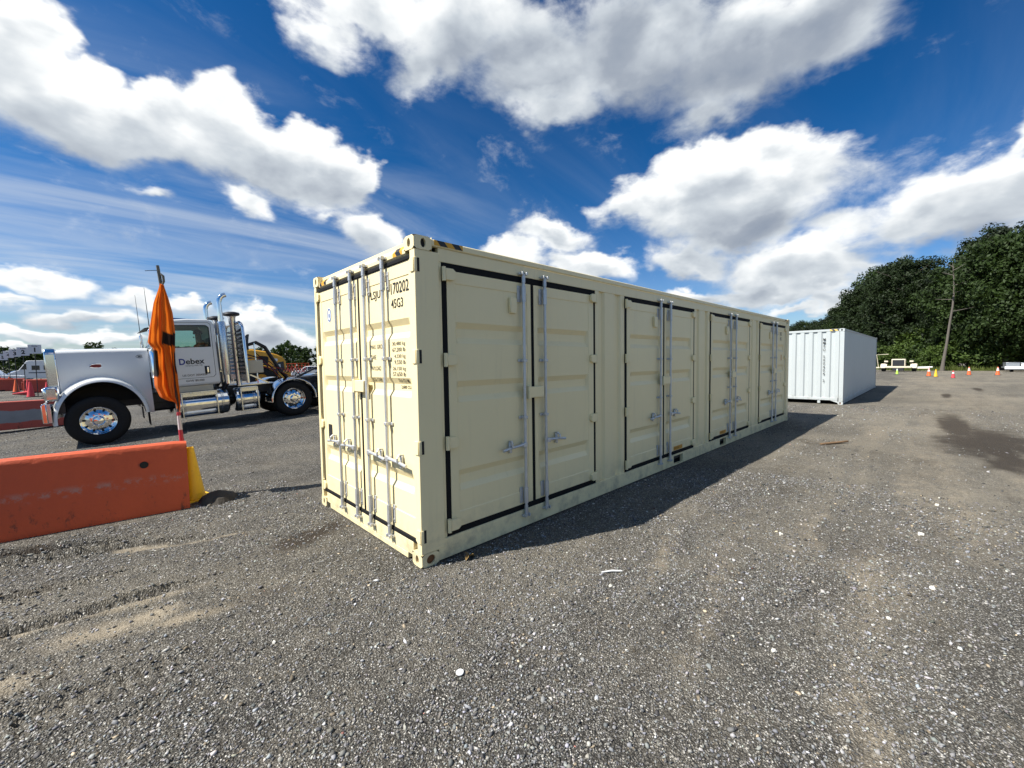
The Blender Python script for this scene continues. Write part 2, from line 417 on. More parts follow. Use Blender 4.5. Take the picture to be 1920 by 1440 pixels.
RUTS = [  # tyre ruts: ends, half width, depth, tread pitch
    ((-6.0, 4.30), (-1.55, 2.60), .11, .085, 0), ((-6.0, 4.05), (-.95, 2.18), .055, .050, .10),
    ((-6.0, 2.55), (-1.6, 1.80), .055, .034, .0), ((-6.0, 1.70), (-1.15, 1.13), .065, .055, .085),
    ((-6.0, 1.15), (-1.9, .82), .16, .016, .0), ((-5.0, .78), (-1.85, .40), .17, .030, .075), ((-4.6, .28), (-1.1, -.06), .15, .028, .08),
    ((3.0, -2.45), (9.0, -2.0), .10, .010, 0), ((1.2, -2.25), (2.6, -2.75), .08, .012, 0), ((3.6, -3.2), (5.4, -3.0), .1, .014, .09)]
SAND = [(-1.95, .86, .55, .17, 0), (-1.55, .62, .40, .10, -.2), (-2.5, .55, .45, .13, 0), (-2.1, 1.15, .9, .06, -.12), (-1.6, 2.32, .9, .05, -.4),
        (36, 1.2, 5.5, .55, 0)]
FAINT = [(2.4, -2.75, 1.3, .30, .05), (4.8, -3.35, 2.2, .40, .08), (5.6, -2.9, 2.4, .35, .1), (3.2, -2.2, 1.6, .18, .05), (1.5, -1.9, 1.3, .14, .2), (8.0, -3.0, 4.0, .6, .06), (1.6, -1.35, 1.0, .12, .25),
         (14, -3.2, 6, 1.1, .05), (22, -4, 8, 1.6, 0), (40, -3, 14, 2.4, 0), (.6, -2.9, 1.0, .2, .1), (11, -2.0, 3.5, .35, .05), (6.5, -4.2, 2.5, .4, .05)]
WET_SHADE = [(11.0, -3.85, 3.0, .80, .04), (9.0, -3.95, 1.6, .34, .05), (13.6, -3.35, 2.8, .36, .05), (25, -3.2, 1.6, .20, 0), (31, -4.4, 2.0, .22, .05), (-2.7, 3.02, 1.1, .10, -.36), (-.4, 1.5, .6, .16, .3)]  # wet patches, plus a band of shade painted along the rut by the barrier
def blob(x, y, L):
    m = np.zeros_like(x)
    wx = (fbm(x*3.1, y*3.1, 51, 3)-.47)*1.2; wy = (fbm(x*3.1+9, y*3.1, 77, 3)-.47)*1.2
    for cx, cy, a, b, r in L:
        c, s = math.cos(r), math.sin(r); dx = x-cx+wx*a*.7; dy = y-cy+wy*b*1.2
        u = (dx*c+dy*s)/a; v = (-dx*s+dy*c)/b
        m = np.maximum(m, 1-sst(.0, 1.6, np.sqrt(u*u+v*v)))
    return m
def detail_h(x, y):
    near = 1-sst(9, 16, np.hypot(x+1, y+1))
    h = (fbm(x*.55, y*.55, 3, 3)-.47)*.05 + (fbm(x*3.2, y*3.2, 11, 4)-.47)*.030*near + (fbm(x*14, y*14, 23, 3)-.47)*.016*near
    for (a, b), (c, d), hw, dep, pit in RUTS:
        L = math.hypot(c-a, d-b); ux, uy = (c-a)/L, (d-b)/L
        s = (x-a)*ux+(y-b)*uy; w = -(x-a)*uy+(y-b)*ux
        w = w+(fbm(s*1.3, s*0+a, 5, 3)-.47)*.16
        end = sst(0, .5, s)*(1-sst(L-.8, L, s))
        k = np.ones_like(s)
        if pit: k = .45+.75*sst(.35, .65, np.abs((s/pit+.6*w/hw) % 1.0-.5)*2)
        q = np.abs(w)/hw
        h = h+end*(-dep*k*(1-sst(.72, 1.0, q))+dep*.75*np.exp(-((q-1.35)/.35)**2)*(.6+.8*fbm(s*9, w*9, 8, 2)))
    h = h*(1-.75*blob(x, y, SAND))
    # level pads where heavy things stand
    pad = np.maximum.reduce([1-sst(.0, .25, np.maximum(np.abs(x-6.1)-6.1, np.abs(y-1.22)-1.22)), 1-sst(0, .3, np.maximum(np.abs(x-24.1)-6.1, np.abs(y-.76)-1.22)),
                             1-sst(0, .12, np.maximum(np.abs(x+2.8)-1.6, np.abs(y-3.85)-.30)), 1-sst(0, .5, np.maximum(np.abs(x-1.2)-4.6, np.abs(y-11.6)-1.3))])
    return h*(1-pad)
def gz(x, y): 
    x = np.array([float(x)]); y = np.array([float(y)])
    return float((base_h(x, y)+detail_h(x, y))[0])
def axis_coords(lo, hi, step, far, grow):
    c = list(np.arange(lo, hi+1e-6, step)); d = step
    while c[-1] < far: d *= grow; c.append(c[-1]+d)
    d = step; 
    while c[0] > -far: d *= grow; c.insert(0, c[0]-d)
    return np.array(c)
gx = axis_coords(-3.3, 2.2, .02, 1500, 1.075); gy = axis_coords(-3.7, 3.6, .02, 1500, 1.085)
GX, GY = np.meshgrid(gx, gy)
GZ = base_h(GX, GY)+detail_h(GX, GY)
nx_, ny_ = len(gx), len(gy)
idx = np.arange(nx_*ny_).reshape(ny_, nx_)
quads = np.stack([idx[:-1, :-1], idx[:-1, 1:], idx[1:, 1:], idx[1:, :-1]], -1).reshape(-1, 4)
gme = bpy.data.meshes.new('ground')
gme.vertices.add(nx_*ny_); gme.vertices.foreach_set('co', np.stack([GX, GY, GZ], -1).astype(np.float32).ravel())
gme.loops.add(quads.size); gme.loops.foreach_set('vertex_index', quads.astype(np.int32).ravel())
gme.polygons.add(len(quads)); gme.polygons.foreach_set('loop_start', np.arange(0, quads.size, 4, dtype=np.int32))
gme.update(); gme.validate(); gme.shade_smooth()
ca = gme.color_attributes.new('soil', 'FLOAT_COLOR', 'POINT')
sandm = np.clip(np.maximum(blob(GX, GY, SAND), .62*blob(GX, GY, FAINT)), 0, 1); wet_shade_m = np.clip(blob(GX, GY, WET_SHADE), 0, 1)
ca.data.foreach_set('color', np.stack([sandm, wet_shade_m, np.zeros_like(sandm), np.ones_like(sandm)], -1).astype(np.float32).ravel())

def gravel_material():
    m = bpy.data.materials.new('crushed stone yard'); m.use_nodes = True; t = NT(m.node_tree); b = m.node_tree.nodes['Principled BSDF']
    co = t.n('ShaderNodeNewGeometry').outputs['Position']
    at = t.n('ShaderNodeAttribute', attribute_name='soil'); rgb = t.n('ShaderNodeSeparateColor'); t.put(rgb.inputs[0], at.outputs['Color'])
    sand, wet = rgb.outputs[0], rgb.outputs[1]
    flat = t.vec('ADD', t.vec('MULTIPLY', co, (1, 1, .35)), t.vec('SCALE', t.noise(co, 40, 2, color=True), s=.012))
    def vor(scale):
        v = t.n('ShaderNodeTexVoronoi', feature='F1'); t.put(v.inputs['Vector'], flat); v.inputs['Scale'].default_value = scale
        return v.outputs['Distance'], v.outputs['Color']
    d1, c1 = vor(90); d2, c2 = vor(165); d3, c3 = vor(46)
    tone = [(0, (.030, .029, .027)), (.30, (.085, .082, .075)), (.58, (.165, .159, .146)), (.80, (.29, .28, .258)), (.92, (.50, .485, .455)), (1, (.82, .805, .765))]
    s1 = t.ramp(t.sep(c1)[0], tone); s2 = t.ramp(t.sep(c2)[1], tone)
    big = t.math('GREATER_THAN', t.sep(c3)[2], .80)
    s3 = t.ramp(t.sep(c3)[1], tone)
    col = t.mix(t.math('GREATER_THAN', t.sep(c2)[2], .55), s1, s2)
    col = t.mix(t.math('MULTIPLY', big, .8), col, s3)
    gap = t.smooth(d1, .28, .60); col = t.mix(t.math('MULTIPLY', gap, .85), col, (.022, .020, .018))
    # fines and dust between the stones
    lane = t.n('ShaderNodeMapping'); t.put(lane.inputs[0], co); lane.inputs[2].default_value = (0, 0, R(-6)); lane.inputs[3].default_value = (.16, 1.0, 1)
    dusty = t.smooth(t.math('ADD', t.math('MULTIPLY', t.noise(co, .45, 5, .62), .45), t.math('MULTIPLY', t.noise(lane.outputs[0], 1.1, 6, .62, .4), .55)), .40, .64); patch = t.smooth(t.noise(co, 2.4, 6, .66, .5), .45, .72)
    right = t.math('MULTIPLY', t.smooth(t.sep(co)[0], .5, 9.0), t.smooth(t.sep(co)[1], 1.5, -2.5, .08, .46))
    fin = t.math('ADD', t.math('MULTIPLY', dusty, .42), t.math('MULTIPLY', patch, .22)); fin = t.math('ADD', fin, right, clamp=True)
    dcol = t.mix(t.noise(co, 6, 5, .6), (.19, .17, .135), (.31, .28, .225))
    col = t.mix(t.math('MULTIPLY', fin, .85), col, dcol)
    scol = t.mix(t.noise(co, 9, 6, .65), (.20, .17, .125), (.31, .265, .20))
    sm = t.math('MULTIPLY', t.smooth(t.math('ADD', sand, t.math('MULTIPLY', t.math('SUBTRACT', t.noise(co, 5, 8, .72), .5), 1.5)), .15, 1.15), .80)
    col = t.mix(sm, col, scol)
    wm = t.math('MULTIPLY', t.smooth(t.math('ADD', wet, t.math('MULTIPLY', t.math('SUBTRACT', t.noise(co, 3, 8, .72), .5), 1.2)), .10, .80), .88)  # wet stains, and the rut's painted shade, through one mask
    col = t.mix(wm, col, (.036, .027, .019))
    brown = t.smooth(t.math('ADD', t.math('MULTIPLY', t.noise(t.vec('ADD', co, (7, 3, 0)), .8, 6, .7, .6), .6), t.math('MULTIPLY', t.noise(t.vec('ADD', lane.outputs[0], (4, 9, 0)), 2.3, 6, .65, .5), .4)), .52, .68, 0, .55)
    col = t.mix(brown, col, (.060, .048, .036))
    clump = t.math('MULTIPLY_ADD', t.noise(co, 24, 4, .7), .9, .55)
    col = t.vec('MULTIPLY', t.vec('SCALE', col, s=clump), (1.03, 1.0, .94))
    col = t.vec('SCALE', col, s=t.math('MULTIPLY_ADD', t.noise(co, .22, 5, .65), .72, .73))
    t.put(b.inputs['Base Color'], col); b.inputs['Roughness'].default_value = .86; b.inputs['Specular IOR Level'].default_value = .28
    hh = t.math('ADD', t.math('MULTIPLY', t.math('SUBTRACT', 1.0, d1), .7), t.math('MULTIPLY', t.math('SUBTRACT', 1.0, d2), .35))
    hh = t.math('ADD', hh, t.math('MULTIPLY', t.math('MULTIPLY', big, t.math('SUBTRACT', 1.0, d3)), .8))
    hh = t.math('MULTIPLY', hh, t.math('SUBTRACT', 1.0, t.math('MULTIPLY', sm, .8)))
    bp = t.n('ShaderNodeBump'); bp.inputs['Strength'].default_value = 1.0; bp.inputs['Distance'].default_value = .022
    t.put(bp.inputs['Height'], hh); t.put(b.inputs['Normal'], bp.outputs[0])
    return m
GRAVEL = gravel_material(); gme.materials.append(GRAVEL)
ground = bpy.data.objects.new('ground', gme); COL.objects.link(ground); tag(ground, kind='structure')
ground['label'] = 'grey crushed stone yard with sandy patches and tyre ruts'

# loose stones: one scattered mass, real facetted chips
def pebbles(name, n, seed, sampler, rmin, rmax):
    rs = np.random.RandomState(seed)
    ph = (1+5**.5)/2
    ico = np.array([(-1, ph, 0), (1, ph, 0), (-1, -ph, 0), (1, -ph, 0), (0, -1, ph), (0, 1, ph), (0, -1, -ph), (0, 1, -ph), (ph, 0, -1), (ph, 0, 1), (-ph, 0, -1), (-ph, 0, 1)])/1.9
    icf = np.array([(0, 11, 5), (0, 5, 1), (0, 1, 7), (0, 7, 10), (0, 10, 11), (1, 5, 9), (5, 11, 4), (11, 10, 2), (10, 7, 6), (7, 1, 8), (3, 9, 4), (3, 4, 2), (3, 2, 6), (3, 6, 8), (3, 8, 9), (4, 9, 5), (2, 4, 11), (6, 2, 10), (8, 6, 7), (9, 8, 1)])
    x, y, rad = sampler(rs, n); n = len(x)
    z = base_h(x, y)+detail_h(x, y)
    V = ico[None]*(1+rs.uniform(-.52, .50, (n, 12, 1)))
    sca = np.stack([rs.uniform(.75, 1.5, n), rs.uniform(.6, 1.05, n), rs.uniform(.40, .85, n)], -1)
    V = V*sca[:, None]
    a = rs.uniform(0, 2*np.pi, n); tl = rs.normal(0, .35, n); ca_, sa_ = np.cos(a), np.sin(a); ct, st_ = np.cos(tl), np.sin(tl)
    X = V[..., 0]*ct[:, None]-V[..., 2]*st_[:, None]; Z = V[..., 0]*st_[:, None]+V[..., 2]*ct[:, None]; Y = V[..., 1]
    V = np.stack([X*ca_[:, None]-Y*sa_[:, None], X*sa_[:, None]+Y*ca_[:, None], Z], -1)*rad[:, None, None]
    V += np.stack([x, y, z+rad*.25], -1)[:, None]
    Fc = (icf[None]+(np.arange(n)*12)[:, None, None]).reshape(-1, 3)
    me = bpy.data.meshes.new(name)
    me.vertices.add(n*12); me.vertices.foreach_set('co', V.astype(np.float32).ravel())
    me.loops.add(Fc.size); me.loops.foreach_set('vertex_index', Fc.astype(np.int32).ravel())
    me.polygons.add(len(Fc)); me.polygons.foreach_set('loop_start', np.arange(0, Fc.size, 3, dtype=np.int32)); me.update()
    g = rs.choice([.06, .10, .155, .21, .27, .35, .45, .60], n, p=[.11, .18, .22, .20, .15, .09, .04, .01])*rs.uniform(.85, 1.15, n)
    tint = np.stack([1.03+rs.normal(.0, .04, n), np.ones(n), .95+rs.normal(0, .06, n)], -1)
    tan = (rs.rand(n) < .05); tint[tan] = (1.25, 1.0, .68)
    red = (rs.rand(n) < .0006); tint[red] = (1.7, .75, .6)
    cc = np.concatenate([np.clip(g[:, None]*tint, .01, .8), np.ones((n, 1))], -1)
    at = me.color_attributes.new('tone', 'FLOAT_COLOR', 'POINT'); at.data.foreach_set('color', np.repeat(cc, 12, 0).astype(np.float32).ravel())
    m = bpy.data.materials.new('stone chip'); m.use_nodes = True; t = NT(m.node_tree); b = m.node_tree.nodes['Principled BSDF']
    ac = t.n('ShaderNodeAttribute', attribute_name='tone').outputs['Color']
    t.put(b.inputs['Base Color'], t.mix(t.noise(t.n('ShaderNodeNewGeometry').outputs['Position'], 160, 3), t.vec('SCALE', ac, s=.7), t.vec('SCALE', ac, s=1.25)))
    b.inputs['Roughness'].default_value = .75; b.inputs['Specular IOR Level'].default_value = .35
    me.materials.append(m)
    o = bpy.data.objects.new(name, me); COL.objects.link(o)
    return o
def samp(rs, n):
    d = 1.2+6.3*rs.rand(n)**1.1; a = rs.uniform(_yaw-R(60), _yaw+R(60), n)
    x = -1.862+d*np.cos(a); y = -3.119+d*np.sin(a)
    rad = np.clip(rs.lognormal(math.log(.0040), .45, n), .0022, .0125)*(1+.07*d)
    keep = ~((x > -.02) & (x < 12.2) & (y > -.02)) & ~((y > 3.4) & (y < 4.2) & (x < -1.2))
    keep &= rs.rand(n) > .80*blob(x, y, SAND)
    clump = fbm(x*1.7, y*1.7, 31, 4); keep &= rs.rand(n) < .30+1.5*np.clip(clump-.33, 0, .6)
    return x[keep], y[keep], rad[keep]
def samp_far(rs, n):
    d = 6.0+14.0*rs.rand(n)**.85; a = rs.uniform(_yaw-R(60), _yaw+R(60), n)
    x = -1.862+d*np.cos(a); y = -3.119+d*np.sin(a)
    rad = np.clip(rs.lognormal(math.log(.0065), .38, n), .003, .016)*(.75+.04*d)
    keep = ~((x > -.02) & (x < 12.2) & (y > -.02)) & ~((y > 3.4) & (y < 4.2) & (x < -1.2)) & ~((y > 2.4) & (x > 2.5))
    keep &= rs.rand(n) > .7*blob(x, y, SAND+FAINT)+.75*blob(x, y, WET_SHADE)
    clump = fbm(x*.9, y*.9, 31, 4); keep &= rs.rand(n) < .20+1.7*np.clip(clump-.36, 0, .6)
    return x[keep], y[keep], rad[keep]
pb2 = pebbles('gravel', 75000, 6, samp_far, .004, .02)
tag(pb2, 'coarser loose stone chips farther out across the yard', 'gravel', kind='stuff')
pb = pebbles('gravel', 170000, 5, samp, .004, .02); print('chips', len(pb.data.polygons), len(pb2.data.polygons))
tag(pb, 'loose crushed grey stone chips strewn over the yard', 'gravel', kind='stuff')

# ------------------------------------------------------------------ shipping containers
CL, CW, CH = 12.192, 2.438, 2.896
def door_grid(u0, u1, z0, z1, pl, pr, ptop, pbot, bands, depth=.036, inset=.006, thick=.045, zs_extra=()):
    """pressed steel door leaf: a frame, an inset sheet and sunk horizontal bands; returns (u, depth, z) verts"""
    us = [u0, pl, pl+.008, pl+.035, pr-.035, pr-.008, pr, u1]
    zs = [z0, pbot, pbot+.008]
    for b0, b1 in sorted(bands): zs += [b0, b0+.055, b1-.058, b1]
    zs += [ptop-.008, ptop, z1]
    def dep(i, j):
        z = zs[j]; d = 0.0
        if 2 <= i <= 5 and 2 <= j <= len(zs)-3: d = inset
        if 3 <= i <= 4:
            for b0, b1 in bands:
                if b0+.01 < z < b1-.01: d = depth
        return d
    nu, nz = len(us), len(zs); m = MB()
    vs = [(us[i], dep(i, j), zs[j]) for j in range(nz) for i in range(nu)]
    fs = [(j*nu+i, j*nu+i+1, (j+1)*nu+i+1, (j+1)*nu+i) for j in range(nz-1) for i in range(nu-1)]
    m.add(vs, fs)
    ring = [j*nu for j in range(nz)] + [(nz-1)*nu+i for i in range(1, nu)] + [j*nu+nu-1 for j in range(nz-2, -1, -1)] + [i for i in range(nu-2, 0, -1)]
    o = len(m.v); m.v += [(m.v[k][0], thick, m.v[k][2]) for k in ring]
    n = len(ring); m.f += [(ring[k], ring[(k+1) % n], o+(k+1) % n, o+k) for k in range(n)] + [tuple(range(o, o+n))]
    return m
def xf(m, fn):
    m.v = [fn(*p) for p in m.v]; return m
def casting(name, parent, x, y, z, sx, sy, sz, material):
    """corner casting: block with an oval hole on each outer face; sx,sy,sz = direction from the outer corner inwards"""
    lx, ly, lz = .178, .162, .118
    m = MB()
    def P(u, v, w): return (x+sx*u, y+sy*v, z+sz*w)
    def face(ax):
        # square face with an oval opening and a dark sunk pocket
        A, Bq = {'x': (ly, lz), 'y': (lx, lz), 'z': (lx, ly)}[ax]
        n = 16; hole = []; out = []
        for k in range(n):
            a = 2*math.pi*(k+.5)/n; c, s = math.cos(a), math.sin(a)
            hw, hh = (.026, .040) if ax != 'z' else (.060, .032)
            if ax == 'y' and sz > 0: hw, hh = .045, .042
            hole.append((A*.52+hw*c, Bq*.5+hh*s*(1 if ax != 'z' else 1)))
            t = 1/max(abs(c), abs(s)); out.append((A/2+A/2*c*t, Bq/2+Bq/2*s*t))
        def Q(p, d):
            return {'x': P(d, p[0], p[1]), 'y': P(p[0], d, p[1]), 'z': P(p[0], p[1], d)}[ax]
        o = len(m.v)
        for p in out: m.v.append(Q(p, 0))
        for p in hole: m.v.append(Q(p, 0))
        for p in hole: m.v.append(Q(p, .02))
        for k in range(n):
            j = (k+1) % n
            m.f.append((o+k, o+j, o+n+j, o+n+k)); m.f.append((o+n+k, o+n+j, o+2*n+j, o+2*n+k))
    face('x'); face('y'); face('z')
    # inner faces and pocket liner
    m.add([P(lx, 0, 0), P(lx, ly, 0), P(lx, ly, lz), P(lx, 0, lz)], [(0, 1, 2, 3)])
    m.add([P(0, ly, 0), P(lx, ly, 0), P(lx, ly, lz), P(0, ly, lz)], [(0, 1, 2, 3)])
    m.add([P(0, 0, lz), P(lx, 0, lz), P(lx, ly, lz), P(0, ly, lz)], [(0, 1, 2, 3)])
    o = m.build(name, material, parent, smooth=25)
    b = .022
    lo = P(b, b, b); hi = P(lx-.01, ly-.01, lz-.012)
    MB().box(min(lo[0], hi[0]), max(lo[0], hi[0]), min(lo[1], hi[1]), max(lo[1], hi[1]), min(lo[2], hi[2]), max(lo[2], hi[2])).build('pocket', RUST if (sz > 0 and sx > 0 and sy > 0) else DARKHOLE, o)
    return o
def lock_rod(parent, base, out, along, z0, z1, r=.0165, lug=1):
    """galvanised locking bar standing off a door: rod, keepers, housings and guides. base(u,d,z)->point"""
    rod = MB().tube([base(along, -.040, z0+.05), base(along, -.040, z1-.05)], r, 12).build('lock_rod', ZINC, parent)
    for zc, s in ((z0, 1), (z1, -1)):
        # cam head in its keeper
        m = MB()
        m.tube([base(along, -.040, zc-.015), base(along, -.040, zc+s*.10)], .021, 10)
        k = m.build('cam', ZINC, rod)
        def bx(u0, u1, d0, d1, za, zb):
            vs = [base(u, d, z) for z in (za, zb) for d in (d0, d1) for u in (u0, u1)]
            return MB().add(vs, [(0, 2, 3, 1), (4, 5, 7, 6), (0, 1, 5, 4), (2, 6, 7, 3), (0, 4, 6, 2), (1, 3, 7, 5)])
        bx(along-.045, along+.045, -.034, -.001, zc-.018, zc+.004).build('keeper', ZINC, rod, bevel=.003)
        bx(along-.038, along-.020, -.066, -.030, zc-.020, zc+.012).build('keeper_lug', ZINC, rod, bevel=.003)
        bx(along+.022, along+.040, -.066, -.030, zc-.020, zc+.012).build('keeper_lug', ZINC, rod, bevel=.003)
        # housing plate on the door leaf
        h0, h1 = sorted((zc+s*.13, zc+s*.30))
        bx(along-.014*0+lug*.014, along+lug*.062, -.012, -.001, h0, h1).build('bracket', ZINC, rod, bevel=.002)
        MB().tube([base(along, -.040, h0), base(along, -.040, h1)], .024, 10).build('rod_housing', ZINC, rod)
        for zz in (h0+.03, h1-.03):
            MB().tube([base(along+lug*.045, -.020, zz), base(along+lug*.045, -.010, zz)], .009, 6).build('bolt', ZINC, rod)
    for zc in (z0+(z1-z0)*.41, z0+(z1-z0)*.645):
        m = MB(); vs = [base(u, d, z) for z in (zc-.016, zc+.016) for d in (-.062, -.001) for u in (along-.026, along+.026)]
        m.add(vs, [(0, 2, 3, 1), (4, 5, 7, 6), (0, 1, 5, 4), (2, 6, 7, 3), (0, 4, 6, 2), (1, 3, 7, 5)]).build('rod_guide', ZINC, rod, bevel=.005)
        vs = [base(u, d, z) for z in (zc-.014, zc+.014) for d in (-.014, -.001) for u in sorted((along+lug*.026, along+lug*.062))]
        MB().add(vs, [(0, 2, 3, 1), (4, 5, 7, 6), (0, 1, 5, 4), (2, 6, 7, 3), (0, 4, 6, 2), (1, 3, 7, 5)]).build('rod_guide_foot', ZINC, rod, bevel=.003)
    return rod
def lever(parent, base, along, z, d, L=.34):
    """swing handle with its catch; d = direction along the door"""
    m = MB()
    m.tube([base(along, -.040, z), base(along+d*.05, -.052, z+.004), base(along+d*L*.62, -.050, z-.006), base(along+d*L, -.048, z-.022)], [.018, .016, .014, .016], 8)
    h = m.build('handle', ZINC, parent)
    vs = [base(u, dd, zz) for zz in (z-.026, z+.024) for dd in (-.068, -.020) for u in sorted((along-d*.006, along+d*.050))]
    MB().add(vs, [(0, 2, 3, 1), (4, 5, 7, 6), (0, 1, 5, 4), (2, 6, 7, 3), (0, 4, 6, 2), (1, 3, 7, 5)]).build('hub', ZINC, h, bevel=.006)
    q = along+d*L*.62
    MB().tube([base(q, -.004, z+.055), base(q, -.040, z+.060), base(q+d*.012, -.066, z+.035), base(q+d*.01, -.066, z-.002)], .010, 8).build('catch', ZINC, h)
    vs = [base(u, dd, zz) for zz in (z-.066, z+.050) for dd in (-.030, -.001) for u in (q-.019, q+.019)]
    MB().add(vs, [(0, 2, 3, 1), (4, 5, 7, 6), (0, 1, 5, 4), (2, 6, 7, 3), (0, 4, 6, 2), (1, 3, 7, 5)]).build('catch_plate', ZINC, h, bevel=.008)
def cont_frame(root, material, pocket=True):
    for x, sx in ((0, 1), (CL, -1)):
        for y, sy in ((0, 1), (CW, -1)):
            for z, sz in ((0, 1), (CH, -1)): casting('corner_casting', root, x, y, z, sx, sy, sz, material)
    return root

C = thing('shipping_container', 'long beige container with four pairs of side doors, black seals and galvanised lock rods', 'container')
cont_frame(C, BEIGE)
# posts, rails, roof
pz0, pz1 = .118, CH-.118
def post(x0, x1, y0, y1): return box('corner_post', (x0, x1, y0, y1, pz0, pz1), BEIGE, C, .006)
MB().prism([(.004, .004), (.250, .004), (.250, .055), (.070, .055), (.070, .082), (.004, .082)], pz0, pz1, 'z').build('corner_post', BEIGE, C, .006)
MB().prism([(.004, CW-.004), (.20, CW-.004), (.20, CW-.055), (.070, CW-.055), (.070, CW-.068), (.004, CW-.068)], pz0, pz1, 'z').build('corner_post', BEIGE, C, .006)
box('corner_post', (CL-.252, CL-.004, .004, .14, pz0, pz1), BEIGE, C, .006)
box('corner_post', (CL-.16, CL-.004, CW-.14, CW-.004, pz0, pz1), BEIGE, C, .006)
# top rails: a rounded hollow section along both long sides
for y0, y1 in ((.002, .062), (CW-.062, CW-.002)):
    box('top_rail', (.179, CL-.179, y0, y1, 2.826, CH-.010), BEIGE, C, .010)
box('side_header', (.251, CL-.253, .016, .060, 2.706, 2.825), BEIGE, C, .003)
# bottom rail with two forklift pockets cut through
segs = [(.179, 4.885), (5.235, 6.955), (7.305, CL-.179)]
for a, b in segs: box('bottom_rail', (a, b, .006, .060, .012, .199), BEIGE, C, .004)
for a in (4.886, 6.956):
    box('forklift_pocket_bridge', (a, a+.348, .0065, .060, .172, .1985), BEIGE, C, 0)
    box('forklift_pocket_strap', (a, a+.348, .0065, .060, .012, .030), BEIGE, C, 0)
    MB().prism([(.001+a, .031), (.347+a, .031), (.347+a, .171), (.001+a, .171)], .061, .9, 'y', cap=False).build('forklift_pocket', DARKHOLE, C)
    box('forklift_pocket_back', (a+.001, a+.347, .55, .56, .031, .171), DARKHOLE, C)
box('bottom_rail', (.179, CL-.179, CW-.060, CW-.006, .012, .199), BEIGE, C, .004)
box('floor', (.08, CL-.1, .062, CW-.062, .10, .17), DARKSTEEL, C)
# roof sheet with shallow corrugations
prof = []
xx = .12
while xx < CL-.2:
    prof += [(xx, CH-.022), (xx+.07, CH-.022), (xx+.09, CH-.040), (xx+.18, CH-.040)]; xx += .209
prof.append((CL-.12, CH-.022))
MB().strip(prof, .063, CW-.063, 'y').build('roof', BEIGE, C)
MB().strip([(x, y) for x, y in [(CL-.02, .15)]+[(CL-.02-(.03 if k % 4 in (1, 2) else 0), .15+k*.0715) for k in range(1, 30)]+[(CL-.02, CW-.15)]], .2, 2.77, 'z').build('end_wall', BEIGE, C)
prof = [(x, CW-.012-(.036 if (k % 4) in (1, 2) else 0)) for k, x in enumerate(np.linspace(.2, CL-.16, 168))]
MB().strip(prof, .199, 2.826, 'z').build('side_wall', BEIGE, C)
# filler sheets between the door pairs
for a, b in ((2.642, 3.345), (5.707, 6.410), (8.772, 9.475)):
    MB().strip([(a, .020), (a+.085, .020), (a+.120, .052), (a+.185, .052), (a+.220, .022), (a+.460, .022), (a+.495, .052), (a+.575, .052), (a+.605, .020), (b, .020)], .1995, 2.7055, 'z').build('filler_panel', BEIGE, C)
box('side_strip', (.2505, .282, .020, .050, .1995, 2.7055), BEIGE, C)
box('side_strip', (11.832, CL-.2525, .020, .050, .1995, 2.7055), BEIGE, C)
for x0 in (.285, 11.0): pass
# hazard tape on the rails by the corners
box('hazard_stripe', (.205, .515, -.0015, .0015, 2.838, 2.882), HAZ_X, C)
box('hazard_stripe', (CL-.5, CL-.19, -.0015, .0015, 2.838, 2.882), HAZ_X, C)

